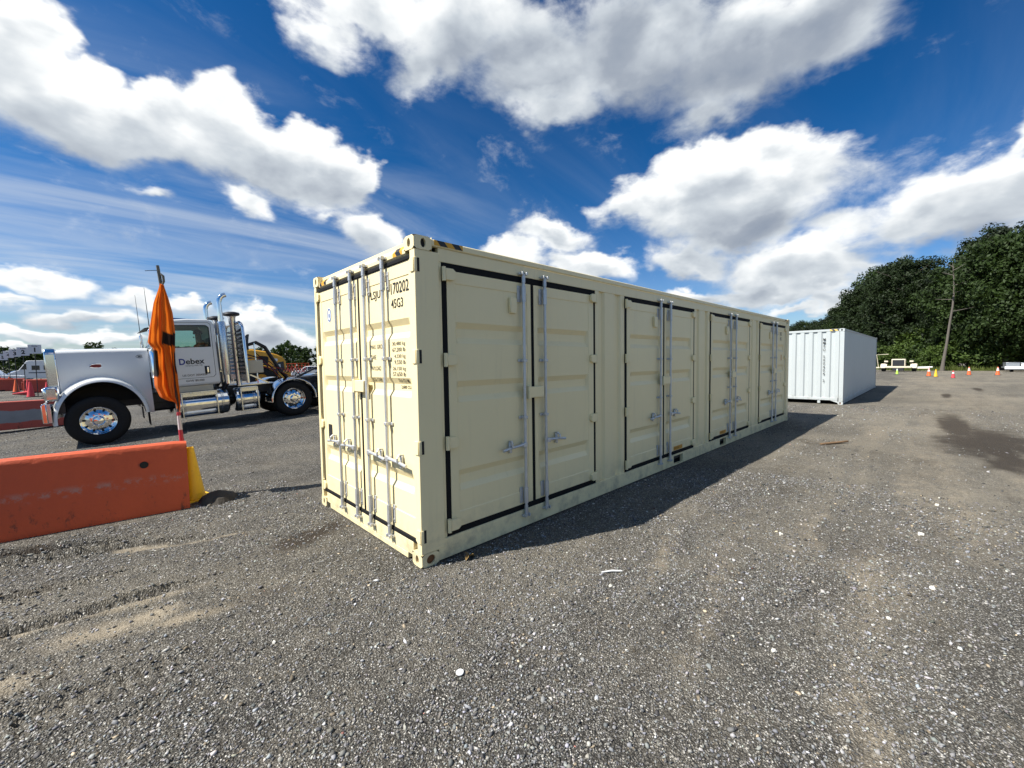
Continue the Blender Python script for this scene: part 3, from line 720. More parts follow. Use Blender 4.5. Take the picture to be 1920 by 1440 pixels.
# four pairs of side doors
def sbase(u, d, z): return (u, .016+d, z)
S_BANDS = [(1.983, 2.181), (1.434, 1.635), (.600, .797)]
for k in range(4):
    X = .287+3.065*k
    # rubber seal: a frame and the middle strip, standing slightly behind the leaves
    for (u0, u1, z0, z1, dy) in ((X, X+.047, .2615, 2.6385, 0), (X+2.303, X+2.343, .2615, 2.6385, 0), (X, X+2.343, 2.639, 2.7045, 0), (X, X+2.343, .2005, .261, 0), (X+1.143, X+1.190, .2615, 2.6385, 0)):
        box('door_seal', (u0, u1, .014, .052, z0, z1), RUBBER, C, .004)
    for side, (a, b) in enumerate(((X+.0475, X+1.1425), (X+1.1905, X+2.3025))):
        pl, pr = (a+.085, b-.055) if side == 0 else (a+.055, b-.10)
        dm = door_grid(a, b, .262, 2.638, pl, pr, 2.533, .397, S_BANDS)
        door = xf(dm, lambda u, d, z: (u, .012+d, z)).build('side_door', BEIGE, C, smooth=20)
        al = X+.999 if side == 0 else X+1.333
        rod = lock_rod(door, sbase, -1, al, .152, 2.735, lug=(-1 if side == 0 else 1)*(1 if side == 0 else -1))
        lever(door, sbase, al, .918, -1 if side == 0 else 1, .33)
        hu = X+.024 if side == 0 else X+2.323
        sg = 1 if side == 0 else -1
        for hz in (2.600, 1.832, 1.072, .306):
            h = MB().tube([(hu-sg*.018, -.008, hz-.062), (hu-sg*.018, -.008, hz+.062)], .019, 10).build('hinge', BEIGE, door)
            u0, u1 = sorted((hu-sg*.006, hu+sg*.105))
            z = hz
            MB().prism([(hu-sg*.004, z-.052), (hu+sg*.075, z-.052), (hu+sg*.105, z-.030), (hu+sg*.105, z+.030), (hu+sg*.075, z+.052), (hu-sg*.004, z+.052)], -.024, .0115, 'y').build('hinge_strap', BEIGE, h, .004)
        if side == 0:
            v = MB(); u = X+.861
            v.prism([(u-.040, 2.31), (u+.040, 2.31), (u+.040, 2.33), (u+.048, 2.35), (u+.048, 2.46), (u+.036, 2.475), (u-.036, 2.475), (u-.048, 2.46), (u-.048, 2.35), (u-.040, 2.33)], -.018, .0175, 'y').build('vent', BEIGE, door, .006)
            # catch-all lock box bridging the two leaves
            lb = box('lock_box', (X+1.045, X+1.275, -.052, .0115, 1.416, 1.534), BEIGE, door, .006)
            box('lock_box_shield', (X+1.035, X+1.070, -.056, .0115, 1.404, 1.547), BEIGE, lb, .004)
        if k == 3 and side == 1:
            for s_, u, z, h in (('LSJU', X+1.52, 2.425, .085), ('170202', X+1.78, 2.425, .085), ('45G3', X+1.82, 2.29, .085)):
                lettering(s_, h, BLACK, door, (u, .0155, z), (1, 0, 0), (0, 0, 1), .5, .012)
            box('warning_sticker', (X+1.93, X+1.99, .0150, .0172, 1.74, 1.90), STICK, door)
            for q in range(5): lettering(('MAX', 'TARE', 'NET', 'CU', 'CAP')[q], .03, BLACK, door, (X+1.93, .0155, 1.36-q*.05), (1, 0, 0), (0, 0, 1), .6)
for a in (4.885, 6.955):
    st = box('forklift_sticker', (a, a+.33, .0095, .0116, .270, .335), STICK, C)
    lettering('EMPTY LIFT ONLY', .026, BLACK, st, (a+.025, .0088, .290), (1, 0, 0), (0, 0, 1), .62)

# cargo doors on the end
def ebase(u, d, z): return (.022+d, u, z)
hd = MB().prism([(.030, 2.747), (.010, 2.765), (.010, 2.800), (.055, 2.850), (.055, 2.884), (.14, 2.884), (.14, 2.747)], .1625, CW-.1625, 'y'); hd.build('door_header', BEIGE, C, .003)
box('door_sill', (.012, .12, .1635, CW-.1635, .066, .193), BEIGE, C, .005)
box('door_sill', (.012, .12, .262, CW-.262, .010, .0655), BEIGE, C, .004)
for y0, y1 in ((.215, .385), (CW-.40, CW-.19)):
    MB().add([(.0085, y0, 2.767), (.0085, y1, 2.767), (.0085, y1, 2.799), (.0085, y0, 2.799)], [(0, 1, 2, 3)]).add([(.0095, y0, 2.8015), (.0095, y1, 2.8015), (.0525, y1, 2.8495), (.0525, y0, 2.8495)], [(0, 1, 2, 3)]).build('hazard_stripe', HAZ_Y, C)
E_BANDS = [(2.035, 2.210), (1.497, 1.674), (.628, .810)]
box('door_seal', (.050, .085, CW-.138, CW-.0695, .2385, 2.7015), RUBBER, C)  # seal widened into a dark strip standing for shade in the post gap
for (y0, y1, z0, z1) in ((.0835, CW-.0695, 2.702, 2.746), (.0835, CW-.0695, .1935, .238), (1.142, 1.170, .2385, 2.7015)):
    MB().prism([(.034, 0), (.026, .25), (.026, .75), (.034, 1), (.09, 1), (.09, 0)], 0, 1, 'y').v
    box('door_seal', (.007, .075, y0, y1, z0, z1), RUBBER, C, .010)
for nm, a, b, pl, pr in (('r', .085, 1.1415, .125, 1.075), ('l', 1.1705, CW-.1385, 1.225, CW-.195)):
    dm = door_grid(a, b, .2385, 2.7015, pl, pr, 2.584, .416, E_BANDS)
    door = xf(dm, lambda u, d, z: (.018+d, u, z)).build('cargo_door', BEIGE, C, smooth=20)
    for al in ((.950, .547) if nm == 'r' else (1.697, 1.278)):
        lock_rod(door, ebase, -1, al, .152, 2.792, lug=-1)
        lever(door, ebase, al, .905, -1 if nm == 'r' else 1, .36)
    for hz in (2.645, 1.862, 1.067, .277):
        if nm == 'l':
            h = MB().tube([(.003, CW-.085, hz-.075), (.003, CW-.085, hz+.075)], .017, 10).build('hinge', BEIGE, door)
            MB().prism([(CW-.165, hz-.030), (CW-.135, hz-.055), (CW-.080, hz-.055), (CW-.080, hz+.055), (CW-.135, hz+.055), (CW-.165, hz+.030)], -.005, .0175, 'x').build('hinge_strap', BEIGE, h, .004)
        else:
            h = MB().prism([(.010, hz-.060), (.060, hz-.060), (.085, hz-.04), (.085, hz+.04), (.060, hz+.060), (.010, hz+.060)], -.006, .0035, 'x').build('hinge_strap', BEIGE, door, .003)
            box('hinge_slot', (.026, .052, .0015, .0035, hz-.058, hz+.058), DARKHOLE, h)
            box('hinge_knuckle', (-.002, .026, -.004, .0035, hz-.06, hz+.06), BEIGE, h, .004)
    X0 = .0205
    def txt(s, y, z, h, fit, bold=.006, al='LEFT'): lettering(s, h, BLACK, door, (X0, y, z), (0, -1, 0), (0, 0, 1), .6, bold, al, fit=fit)
    if nm == 'r':
        txt('LSJU', .880, 2.447, .100, .205); txt('170202', .462, 2.447, .104, .325); txt('45G3', .462, 2.318, .084, .218)
        cb = MB()
        for q in ((.124, .131, 2.44, 2.56), (.094, .101, 2.44, 2.56)): pass
        box('check_digit_box', (X0-.001, X0, .090, .122, 2.44, 2.446), BLACK, door); box('check_digit_box', (X0-.001, X0, .090, .122, 2.554, 2.56), BLACK, door)
        box('check_digit_box', (X0-.001, X0, .116, .122, 2.4465, 2.5535), BLACK, door)
        for s, y, z, w in (('MAX. GROSS', .918, 1.955, .30), ('TARE', .918, 1.852, .115), ('PAYLOAD', .918, 1.742, .215)): txt(s, y, z, .042, w, .0)
        for s, z, w in (('30,480 kg', 1.975, .238), ('67,200 lb', 1.917, .238), ('4,330 kg', 1.859, .205), ('9,550 lb', 1.801, .205), ('26,150 kg', 1.745, .238), ('57,650 lb', 1.690, .238)): txt(s, .226, z, .043, w, .0, 'RIGHT')
        sl = Vector((.030, 0, -.058)).normalized(); up = -sl
        for s, y, t, al in (('CU. CAP.', .905, .32, 'LEFT'), ('73.6 CU.M.', .185, .28, 'RIGHT'), ('2,600 CU.FT.', .100, .93, 'RIGHT')):
            if t > .9: continue
            lettering(s, .038, BLACK, door, (.0420, y, 1.633), (0, -1, 0), up, .55, .012, al, fit=.20)
        lettering('2,600 CU.FT.', .036, BLACK, door, (.0515, .125, 1.575), (0, -1, 0), (0, 0, 1), .55, .012, 'RIGHT', fit=.245)
    else:
        MB().lathe([(0, 0), (.062, 0), (.062, .002), (.055, .002)], (0, 0, 0), 'x', 28)
        seal = MB().add([(X0+.001, 2.005+.066*math.cos(a_*math.pi/14), 2.398+.088*math.sin(a_*math.pi/14)) for a_ in range(28)], [tuple(range(28))]).build('round_emblem', STICKW, door)
        rg = MB(); n = 28
        for rr in (.058, .047): rg.v += [(X0-.0005, 2.005+rr*math.cos(a_*math.pi/14), 2.398+rr*1.33*math.sin(a_*math.pi/14)) for a_ in range(n)]
        rg.f = [(i, (i+1) % n, n+(i+1) % n, n+i) for i in range(n)]; rg.build('emblem_ring', BLUEINK, seal)
        MB().add([(X0-.0005, 2.005+.018*math.cos(a_*math.pi/3+.5), 2.392+.030*math.sin(a_*math.pi/3+.5)) for a_ in range(6)], [tuple(range(6))]).build('emblem_mark', BLUEINK, seal)
        box('document_plate', (.0170, .0195, 2.045, 2.150, .895, 1.075), DARKSTEEL, door, .001)
        lb = box('lock_box', (-.040, .0175, .985, 1.235, 1.518, 1.638), BEIGE, door, .006)
        box('lock_box_shield', (-.046, .0175, 1.205, 1.238, 1.506, 1.650), BEIGE, lb, .004)

# white container beyond
Wc = thing('shipping_container', 'white corrugated container with black vertical code, standing beyond the beige one', 'container', (18.02, -.48, 0), R(.6))
cont_frame(Wc, WHITEC)
for x in (0, CL):
    for y in (0, CW):
        sx = 1 if x == 0 else -1; sy = 1 if y == 0 else -1
        x0, x1 = sorted((x+sx*.004, x+sx*.16)); y0, y1 = sorted((y+sy*.004, y+sy*.14))
        box('corner_post', (x0, x1, y0, y1, .118, CH-.118), WHITEC, Wc, .006)
for y0, y1 in ((.002, .062), (CW-.062, CW-.002)):
    box('top_rail', (.179, CL-.179, y0, y1, 2.826, CH-.010), WHITEC, Wc, .008); box('bottom_rail', (.179, CL-.179, y0+.004, y1-.004, .03, .19), WHITEC, Wc, .005)
for x0, x1 in ((.004, .065), (CL-.065, CL-.004)):
    box('end_rail', (x0, x1, .163, CW-.163, 2.80, CH-.012), WHITEC, Wc, .006); box('end_sill', (x0, x1, .163, CW-.163, .150, .250), WHITEC, Wc, .006)
MB().prism([(.163, .06), (.163, .149), (.40, .149)], .01, .06, 'x').build('gusset', WHITEC, Wc)
MB().prism([(CW-.163, .06), (CW-.40, .149), (CW-.163, .149)], .01, .06, 'x').build('gusset', WHITEC, Wc)
box('gooseneck_foot', (.02, .12, .70, .80, .015, .149), WHITEC, Wc, .02)
pe = [(.04, .141)]; y = .15
while y < CW-.30:
    pe += [(.010, y+.005), (.010, y+.115), (.050, y+.150), (.050, y+.243)]; y += .279
pe += [(.010, CW-.142)]
MB().strip(pe, .2505, 2.7995, 'z').build('end_wall', WHITEC, Wc)
for yy, s in ((.0, 1), (CW, -1)):
    ps = []; x = .165
    while x < CL-.32:
        ps += [(x, yy+s*.014), (x+.07, yy+s*.014), (x+.139, yy+s*.046), (x+.209, yy+s*.046)]; x += .278
    ps.append((CL-.165, yy+s*.014))
    MB().strip(ps, .1905, 2.8255, 'z').build('side_wall', WHITEC, Wc)
box('roof', (.07, CL-.07, .063, CW-.063, CH-.05, CH-.02), WHITEC, Wc)
box('floor', (.07, CL-.07, .063, CW-.063, .12, .18), DARKSTEEL, Wc)
HAZ_W = stripes('hazard tape on the white container', (.85, .55, .12), (.012, .012, .012), 6.2, (0, -1.0, .9))
box('hazard_stripe', (.0015, .004, .17, .45, 2.815, 2.875), HAZ_W, Wc)
for i, ch in enumerate('MMPU 500404 2'):
    if ch != ' ': lettering(ch, .090, BLACK, Wc, (.0075, .612, 2.46-i*.133), (0, -1, 0), (0, 0, 1), .90, .012, 'CENTER')

# ------------------------------------------------------------------ white conventional tractor truck
TPAINT = mat('white truck paint', (.74, .745, .73), .22, var=.03, vscale=1.2, coat=.6, dirt=.12, dirtcol=(.45, .43, .40), rvar=.05)
TYRE = mat('tyre rubber', (.016, .016, .016), .75, var=.35, vscale=20, bump=.35, bscale=70, dirt=.35, dirtcol=(.07, .062, .05), spec=.25)
REDENAMEL = mat('dark red enamel', (.16, .012, .012), .3, var=.1)
BLUEP = mat('royal blue print', (.02, .035, .24), .4)
CREAM = mat('cream painted steel', (.62, .55, .40), .45, dirt=.3)
AMBER = mat('amber lens', (.75, .22, .02), .2)
CLEARLENS = mat('lamp lens', (.70, .72, .74), .1, .35)
HOSE = mat('black hose', (.012, .012, .012), .5)
HOSER = mat('red air hose', (.30, .02, .018), .45); HOSEB = mat('blue air hose', (.02, .05, .22), .45)
SEATM = mat('grey seat cloth', (.045, .045, .05), .85)
def glass(name, tint, dark=.55):
    m = bpy.data.materials.new(name); m.use_nodes = True; t = NT(m.node_tree); nt = m.node_tree
    for n in list(nt.nodes): nt.nodes.remove(n)
    gl = t.n('ShaderNodeBsdfGlossy'); gl.inputs['Roughness'].default_value = .02; gl.inputs['Color'].default_value = (.9, .95, 1, 1)
    tr = t.n('ShaderNodeBsdfTransparent'); tr.inputs['Color'].default_value = (*tint, 1)
    fr = t.n('ShaderNodeFresnel'); fr.inputs['IOR'].default_value = 1.45
    mx = t.n('ShaderNodeMixShader'); t.put(mx.inputs[0], fr.outputs[0])
    nt.links.new(tr.outputs[0], mx.inputs[1]); nt.links.new(gl.outputs[0], mx.inputs[2])
    o = t.n('ShaderNodeOutputMaterial'); nt.links.new(mx.outputs[0], o.inputs[0])
    return m
GLASS = glass('cab glass', (.52, .68, .62)); DGLASS = glass('dark car glass', (.12, .15, .16))

def wheel(parent, s, w0, w1, z, r, rim_r, side, nuts=10, rim_mat=None, name='wheel', dish=.05):
    """tyre between lateral planes w0..w1; outer face on w0 (side=-1) or w1 (side=+1)"""
    rim_mat = rim_mat or CHROME
    a, b = w0, w1; o = w0 if side < 0 else w1; d = 1 if side < 0 else -1   # d points inwards
    sh = .045*r/.55
    T = MB().lathe([(rim_r, a+.03), (rim_r+.03, a+.008), (r*.80, a), (r*.93, a+.012), (r*.985, a+sh), (r, a+sh+.03), (r, (a+b)/2-.02), (r*.985, (a+b)/2-.012), (r*.985, (a+b)/2+.012), (r, (a+b)/2+.02), (r, b-sh-.03), (r*.985, b-sh), (r*.93, b-.012), (r*.80, b), (rim_r+.03, b-.008), (rim_r, b-.03)], (s, 0, z), 'y', 40)
    root = T.build(name, TYRE, parent, smooth=40)
    q = lambda x: o+d*x
    rim = MB().lathe([(rim_r+.008, q(.022)), (rim_r-.004, q(.012)), (rim_r-.018, q(.020)), (rim_r-.028, q(.06+dish)), (rim_r*.80, q(.075+dish)), (rim_r*.62, q(.060+dish)), (rim_r*.50, q(.045+dish)), (rim_r*.36, q(.042+dish)), (rim_r*.34, q(-.02+dish)), (rim_r*.26, q(-.045+dish)), (.0005, q(-.055+dish))], (s, 0, z), 'y', 40)
    rim.build('rim', rim_mat, root, smooth=35)
    for k in range(nuts):
        an = 2*math.pi*(k+.3)/nuts
        c = Vector((s+rim_r*.48*math.cos(an), 0, z+rim_r*.48*math.sin(an)))
        MB().tube([(c.x, q(.048+dish), c.z), (c.x, q(.005+dish), c.z)], .017, 6).build('wheel_nut', rim_mat, root, smooth=0)
        an = 2*math.pi*(k+.8)/nuts
        c = Vector((s+rim_r*.76*math.cos(an), 0, z+rim_r*.76*math.sin(an)))
        MB().tube([(c.x, q(.070+dish), c.z), (c.x, q(.052+dish), c.z)], .023, 10).build('hand_hole', DARKHOLE, root)
    return root

T = thing('tractor_truck', 'white long-nosed tractor truck with chrome stacks, tanks and wheels', 'truck', (-2.16, 10.50, .03), rot=Euler((0, R(-3.24), R(1.62)), 'XYZ'))
WN, WF = .0, 2.46                     # near and far outer planes
wheel(T, 0, WN, .30, .555, .565, .318, -1); wheel(T, 0, WF-.30, WF, .555, .565, .318, 1)
for s in (4.27, 5.60):
    wheel(T, s, WN+.02, WN+.30, .53, .535, .315, -1, dish=.03); wheel(T, s, WN+.33, WN+.60, .53, .535, .30, -1, nuts=0)
    wheel(T, s, WF-.30, WF-.02, .53, .535, .315, 1, dish=.03); wheel(T, s, WF-.60, WF-.33, .53, .535, .30, 1, nuts=0)
    MB().tube([(s, .3, .53), (s, WF-.3, .53)], .085, 12).build('axle', DARKSTEEL, T)
MB().tube([(0, .3, .50), (0, WF-.3, .50)], .06, 10).build('axle', DARKSTEEL, T)
for w in (.80, 1.58): box('frame_rail', (-.55, 6.35, w, w+.08, .78, 1.02), DARKSTEEL, T, .01)
for s in (.55, 2.2, 3.4, 4.9, 6.2): box('cross_member', (s, s+.1, .881, 1.579, .82, .98), DARKSTEEL, T, .01)
# hood: tapering box with rolled top edges
def hood(u, v):
    s = -.55+1.60*u
    hw = .66+.19*u; top = 2.25-.035*u-.015*(1-u)**4; bot = 1.60
    a = v*2-1                       # -1 near side bottom .. 1 far side bottom
    r = .085
    pts = [(-hw, bot), (-hw-.00, top-r), (-hw+r*.29, top-r*.29), (-hw+r, top), (0, top+.035), (hw-r, top), (hw-r*.29, top-r*.29), (hw, top-r), (hw, bot)]
    f = v*(len(pts)-1); i = min(int(f), len(pts)-2); t = f-i
    return (s, 1.23+pts[i][0]*(1-t)+pts[i+1][0]*t, pts[i][1]*(1-t)+pts[i+1][1]*t)
hd = MB().grid(hood, 8, 8); hd.build('hood', TPAINT, T, smooth=50, sub=0)
box('hood_seam', (1.040, 1.062, .385, 2.075, 1.15, 2.18), DARKHOLE, T)
box('engine_bay', (-.5, 1.03, .62, 1.84, .95, 2.0), DARKHOLE, T)
# hood side below, cut round the wheel arch
def hoodside(s): return 1.23-(.66+.19*(s+.55)/1.60)
for w, sg in ((.39, -1), (2.07, 1)):
    def hw(s): return hoodside(s) if sg < 0 else 2.46-hoodside(s)
    n = 22; xs = [-.55+1.58*k/n for k in range(n+1)]
    def az_(s): q = (s-.10)/.79; return .60+.90*math.sqrt(max(0, 1-q*q)) if abs(q) < 1 else (1.0 if s < 0 else .58)
    m = MB(); m.v = [(s, hw(s), 1.60) for s in xs]+[(s, hw(s), min(1.59, az_(s))) for s in xs]
    m.f = [(k, k+1, n+2+k, n+1+k) for k in range(n)]
    m.build('hood_side', TPAINT, T)
    # crowned fender over the steer wheel
    y0, y1 = (WN-.015, .56) if sg < 0 else (WF+.015, 1.90)
    n = 28
    def fen(u, v):
        a = math.pi*(1.0-.99*u)+.06*(1-u)
        lat = [(0, -.055), (.02, -.012), (.07, .012), (.5, .030), (1.0, .06)]
        f = v*4; i = min(int(f), 3); t = f-i
        q = lat[i][0]*(1-t)+lat[i+1][0]*t; dr = lat[i][1]*(1-t)+lat[i+1][1]*t
        rx, rz = .80+dr, .91+dr
        return (.10+rx*math.cos(a), y0+(y1-y0)*q, .60+rz*math.sin(a))
    MB().grid(fen, n, 4).build('fender', TPAINT, T, smooth=45, solid=.012)
    # inner wheel house
    MB().lathe([(.76, min(y0, y1)+.04), (.76, max(y0, y1)-.02)], (.10, 0, .62), 'y', 24, 0, math.pi).build('wheel_house', DARKHOLE, T)
    hl = box('headlight', (-.80, -.56, *sorted((y0+.02*(-sg)*-1*0+(.03 if sg < 0 else -.03), (.36 if sg < 0 else 2.10))), 1.10, 1.42), CHROME, T, .05)
    yy = (.12, .30) if sg < 0 else (2.16, 2.34)
    MB().lathe([(.0005, -.815), (.085, -.812), (.095, -.79)], (0, sum(yy)/2, 1.30), 'x', 20).build('lamp_lens', CLEARLENS, hl)
    yl = (.016, .0285) if sg < 0 else (2.4315, 2.444)
    MB().prism([(-.72, 1.30), (-.64, 1.25), (-.58, 1.30), (-.60, 1.37), (-.69, 1.38)], yl[0], yl[1], 'y').build('turn_signal', AMBER, hl)
    wf = box('fender_mount', (-.62, -.5, *((.1, .6) if sg < 0 else (1.86, 2.36)), .8, 1.05), DARKSTEEL, T)
    box('mud_flap', (.90, .915, *((.05, .5) if sg < 0 else (1.96, 2.41)), .30, .62), RUBBER, T)
# chrome grille shell and bumper
gs = MB().prism([(.56, 1.10), (.56, 2.17), (.66, 2.28), (1.80, 2.28), (1.90, 2.17), (1.90, 1.10)], -.73, -.551, 'x').build('grille_surround', CHROME, T, .02)
for k in range(9): box('grille_bar', (-.742, -.731, .68+k*.135, .70+k*.135, 1.18, 2.08), CHROME, gs)
box('grille_screen', (-.736, -.7305, .64, 1.82, 1.16, 2.10), DARKHOLE, gs)
MB().prism([(-.72, 2.28), (-.66, 2.28), (-.60, 2.325), (-.70, 2.325)], 1.20, 1.26, 'y').build('hood_ornament', CHROME, gs)
MB().prism([(-.86, .63), (-.86, 1.03), (-.82, 1.06), (-.78, 1.06), (-.78, .62)], -.02, 2.48, 'y').build('bumper', CHROME, T, .015)
box('bumper_end', (-.779, -.715, -.018, .0, .63, 1.05), ALU, T, .006)
box('bumper_bracket', (-.779, -.55, .7, 1.76, .78, .95), DARKSTEEL, T)
# emblem and number on the hood side
em = MB().add([(.10+.125*math.cos(a*math.pi/16), .352, 1.835+.045*math.sin(a*math.pi/16)) for a in range(32)], [tuple(range(32))])
em = MB().lathe([(.0005, -.008), (.9, -.007), (1.0, 0)], (0, 0, 0), 'y', 32)
em = xf(em, lambda x, y, z: (.10+.125*x, hoodside(.1)-.002+y, 1.835+.045*z)).build('hood_emblem', REDENAMEL, T)
rim = MB().tube([(.10+.127*math.cos(a*math.pi/16), hoodside(.1)-.006, 1.835+.047*math.sin(a*math.pi/16)) for a in range(32)], .005, 6, closed=True).build('emblem_rim', CHROME, em)
nb = MB().tube([(.90+.085*math.cos(a*math.pi/14), hoodside(.9)-.002, 2.015+.038*math.sin(a*math.pi/14)) for a in range(28)], .004, 5, closed=True).build('number_oval', BLACK, T)
lettering('382', .042, BLACK, T, (.845, hoodside(.85)-.004, 1.995), (1, -.12, 0), (0, 0, 1), 1.0, .02)
# cab
YN, YF = .205, 2.255
prof = [(1.065, 1.17), (1.80, 1.17), (2.48, 1.17), (2.48, 2.0), (2.48, 2.78), (2.44, 2.88), (2.34, 2.935), (1.9, 2.95), (1.55, 2.925), (1.40, 2.87), (1.30, 2.72), (1.11, 2.20), (1.065, 2.14), (1.065, 1.6)]
win = [(1.45, 2.21), (1.85, 2.21), (2.33, 2.21), (2.33, 2.45), (2.33, 2.70), (2.30, 2.74), (2.26, 2.765), (1.9, 2.765), (1.62, 2.765), (1.55, 2.755), (1.50, 2.72), (1.40, 2.40), (1.38, 2.28), (1.39, 2.22)]
roofi = list(range(4, 12))
cab = MB()
n = len(prof)
for y in (YN, YF):
    o = len(cab.v); yi = .012 if y == YN else -.012
    cab.v += [(s, y, z) for s, z in prof]+[(s, y, z) for s, z in win]
    cab.f += [(o+k, o+(k+1) % n, o+n+(k+1) % n, o+n+k) for k in range(n)]
for k in range(n):
    j = (k+1) % n
    if k in (10,): continue            # the windscreen stays open
    cab.f.append((k, j, 2*n+j, 2*n+k))
cabo = cab.build('cab', TPAINT, T, bevel=.05, seg=3, smooth=45)
ws = MB().add([(1.305, YN+.08, 2.70), (1.305, YF-.08, 2.70), (1.115, YF-.04, 2.22), (1.115, YN+.04, 2.22)], [(0, 1, 2, 3)]).build('windscreen', GLASS, T)
box('windscreen_post', (1.19, 1.22, 1.21, 1.25, 2.24, 2.68), TPAINT, T)
MB().add([(1.31, YN+.03, 2.78), (1.31, YF-.03, 2.78), (1.02, YF+.05, 2.70), (1.02, YN-.05, 2.70)], [(0, 1, 2, 3)]).build('sun_visor', DARKSTEEL, T, solid=.012)
for y, sg in ((YN, -1), (YF, 1)):
    g = MB().add([(s, y-sg*.02, z) for s, z in win], [tuple(range(len(win)))]).build('door_window', GLASS, T)
    # door skin, a touch proud, with its shut line
    dp = [(1.33, 1.38), (2.33, 1.38), (2.385, 1.44), (2.385, 2.80), (2.33, 2.845), (1.55, 2.845), (1.46, 2.78), (1.30, 2.25), (1.28, 2.15), (1.28, 1.43)]
    seam = [(1.326, 1.372), (2.336, 1.372), (2.394, 1.436), (2.394, 2.804), (2.336, 2.853), (1.546, 2.853), (1.452, 2.784), (1.291, 2.253), (1.271, 2.15), (1.271, 1.426)]
    m = MB(); k0 = len(dp)
    m.v = [(s, y+sg*.0015, z) for s, z in dp]+[(s, y+sg*.0015, z) for s, z in seam]
    m.f = [(i, (i+1) % k0, k0+(i+1) % k0, k0+i) for i in range(k0)]
    dr = m.build('cab_door', DARKHOLE, T)
    hb = box('handle_recess', (2.155, 2.265, *sorted((y+sg*.001, y+sg*.004)), 1.47, 1.68), DARKHOLE, dr, 0)
    box('door_handle', (2.20, 2.245, *sorted((y+sg*.005, y+sg*.03)), 1.495, 1.655), CHROME, dr, .01)
    m = MB(); wo = [(s*1.0+(s-1.86)*.045, z+(z-2.48)*.06) for s, z in win]; k0 = len(win)
    m.v = [(s, y+sg*.003, z) for s, z in win]+[(s, y+sg*.003, z) for s, z in wo]
    m.f = [(i, (i+1) % k0, k0+(i+1) % k0, k0+i) for i in range(k0)]
    m.build('window_seal', RUBBER, dr)
    # mirror on its bracket
    mr = MB().tube([(1.25, y, 2.78), (1.10, y+sg*.32, 2.76), (1.10, y+sg*.32, 2.10), (1.25, y, 2.06)], .012, 8).build('mirror_bracket', CHROME, T)
    box('mirror', (1.065, 1.135, *sorted((y+sg*.24, y+sg*.40)), 2.22, 2.66), CHROME, mr, .02)
    # tall whip aerial
    MB().tube([(1.10, y+sg*.34, 2.74), (1.10, y+sg*.34, 3.82 if sg > 0 else 3.66)], [.010, .004], 6).build('antenna', DARKSTEEL, mr)
    box('grab_rail_mount', (2.49, 2.53, *sorted((y-sg*.03, y-sg*.0)), 1.5, 1.52), CHROME, T)
DY = YN-.004
lettering('D', .165, BLUEP, T, (1.625, DY, 1.745), (1, 0, 0), (0, 0, 1), 1.05, .03, fit=.13)
lettering('ebex', .150, BLACK, T, (1.765, DY, 1.755), (1, 0, 0), (0, 0, 1), 1.0, .02, fit=.405)
lettering('Cherry Hill, NJ', .036, BLACK, T, (1.75, DY, 1.695), (1, 0, 0), (0, 0, 1), 1.15, .0)
lettering('US DOT 3054354', .052, BLACK, T, (1.66, DY, 1.430), (1, 0, 0), (0, 0, 1), .98, .01)
lettering('GVW 80,000', .052, BLACK, T, (1.72, DY, 1.285), (1, 0, 0), (0, 0, 1), 1.0, .01)
# inside the cab
box('cab_floor', (1.1, 2.46, .25, 2.21, 1.18, 1.24), DARKHOLE, T); box('back_panel', (2.44, 2.465, .23, 2.23, 1.2, 2.30), SEATM, T)
box('dashboard', (1.12, 1.42, .25, 2.21, 1.9, 2.18), SEATM, T, .04)
for w in (.42, 1.45):
    st = box('seat', (1.98, 2.40, w, w+.5, 1.55, 1.68), SEATM, T, .04); MB().prism([(2.28, 1.68), (2.40, 1.68), (2.44, 2.42), (2.36, 2.46)], w, w+.5, 'y').build('backrest', SEATM, st, .03)
    box('seat_pedestal', (2.05, 2.35, w+.12, w+.38, 1.24, 1.55), DARKSTEEL, st)
MB().tube([(1.66-.12*math.sin(a*math.pi/12)*.5, .67+.22*math.cos(a*math.pi/12), 2.07+.20*math.sin(a*math.pi/12)) for a in range(24)], .014, 6, closed=True).build('steering_wheel', DARKSTEEL, T)
MB().tube([(1.40, .67, 1.95), (1.66, .67, 2.07)], .025, 8).build('steering_column', DARKSTEEL, T)
# roof horn and marker
MB().tube([(1.7, 1.0, 2.99), (2.2, 1.0, 2.99)], [.05, .02], 10).build('air_horn', CHROME, T)
for w in (.5, .87, 1.23, 1.6, 1.96): box('marker_light', (1.50, 1.58, w-.04, w+.04, 2.925, 2.975), AMBER, T, .015)
# exhaust stacks with perforated heat shields
for w in (.26, 2.20):
    sx = 2.66
    st = MB().tube([(sx, w, 1.15), (sx, w, 3.02)], .064, 18).build('exhaust_stack', CHROME, T)
    MB().lathe([(.090, 1.40), (.096, 1.42), (.096, 2.86), (.090, 2.88)], (sx, w, 0), 'z', 20).build('heat_shield', ALU, st)
    MB().tube([(sx, w, 3.0), (sx, w, 3.40), (sx+.015, w, 3.48), (sx+.05, w, 3.55), (sx+.11, w, 3.60), (sx+.17, w, 3.62)], .062, 18, cap=False).build('curved_tip', CHROME, st)
    MB().tube([(sx-.02, w, 1.2), (sx-.12, w+(.25 if w < 1 else -.25), .95)], .07, 12).build('exhaust_elbow', DARKSTEEL, st)
    MB().tube([(2.53, w-.02 if w < 1 else w+.02, 1.52), (2.515, w-.10 if w < 1 else w+.10, 1.56), (2.515, w-.10 if w < 1 else w+.10, 2.50), (2.53, w-.02 if w < 1 else w+.02, 2.54)], .014, 8).build('grab_rail', CHROME, st)
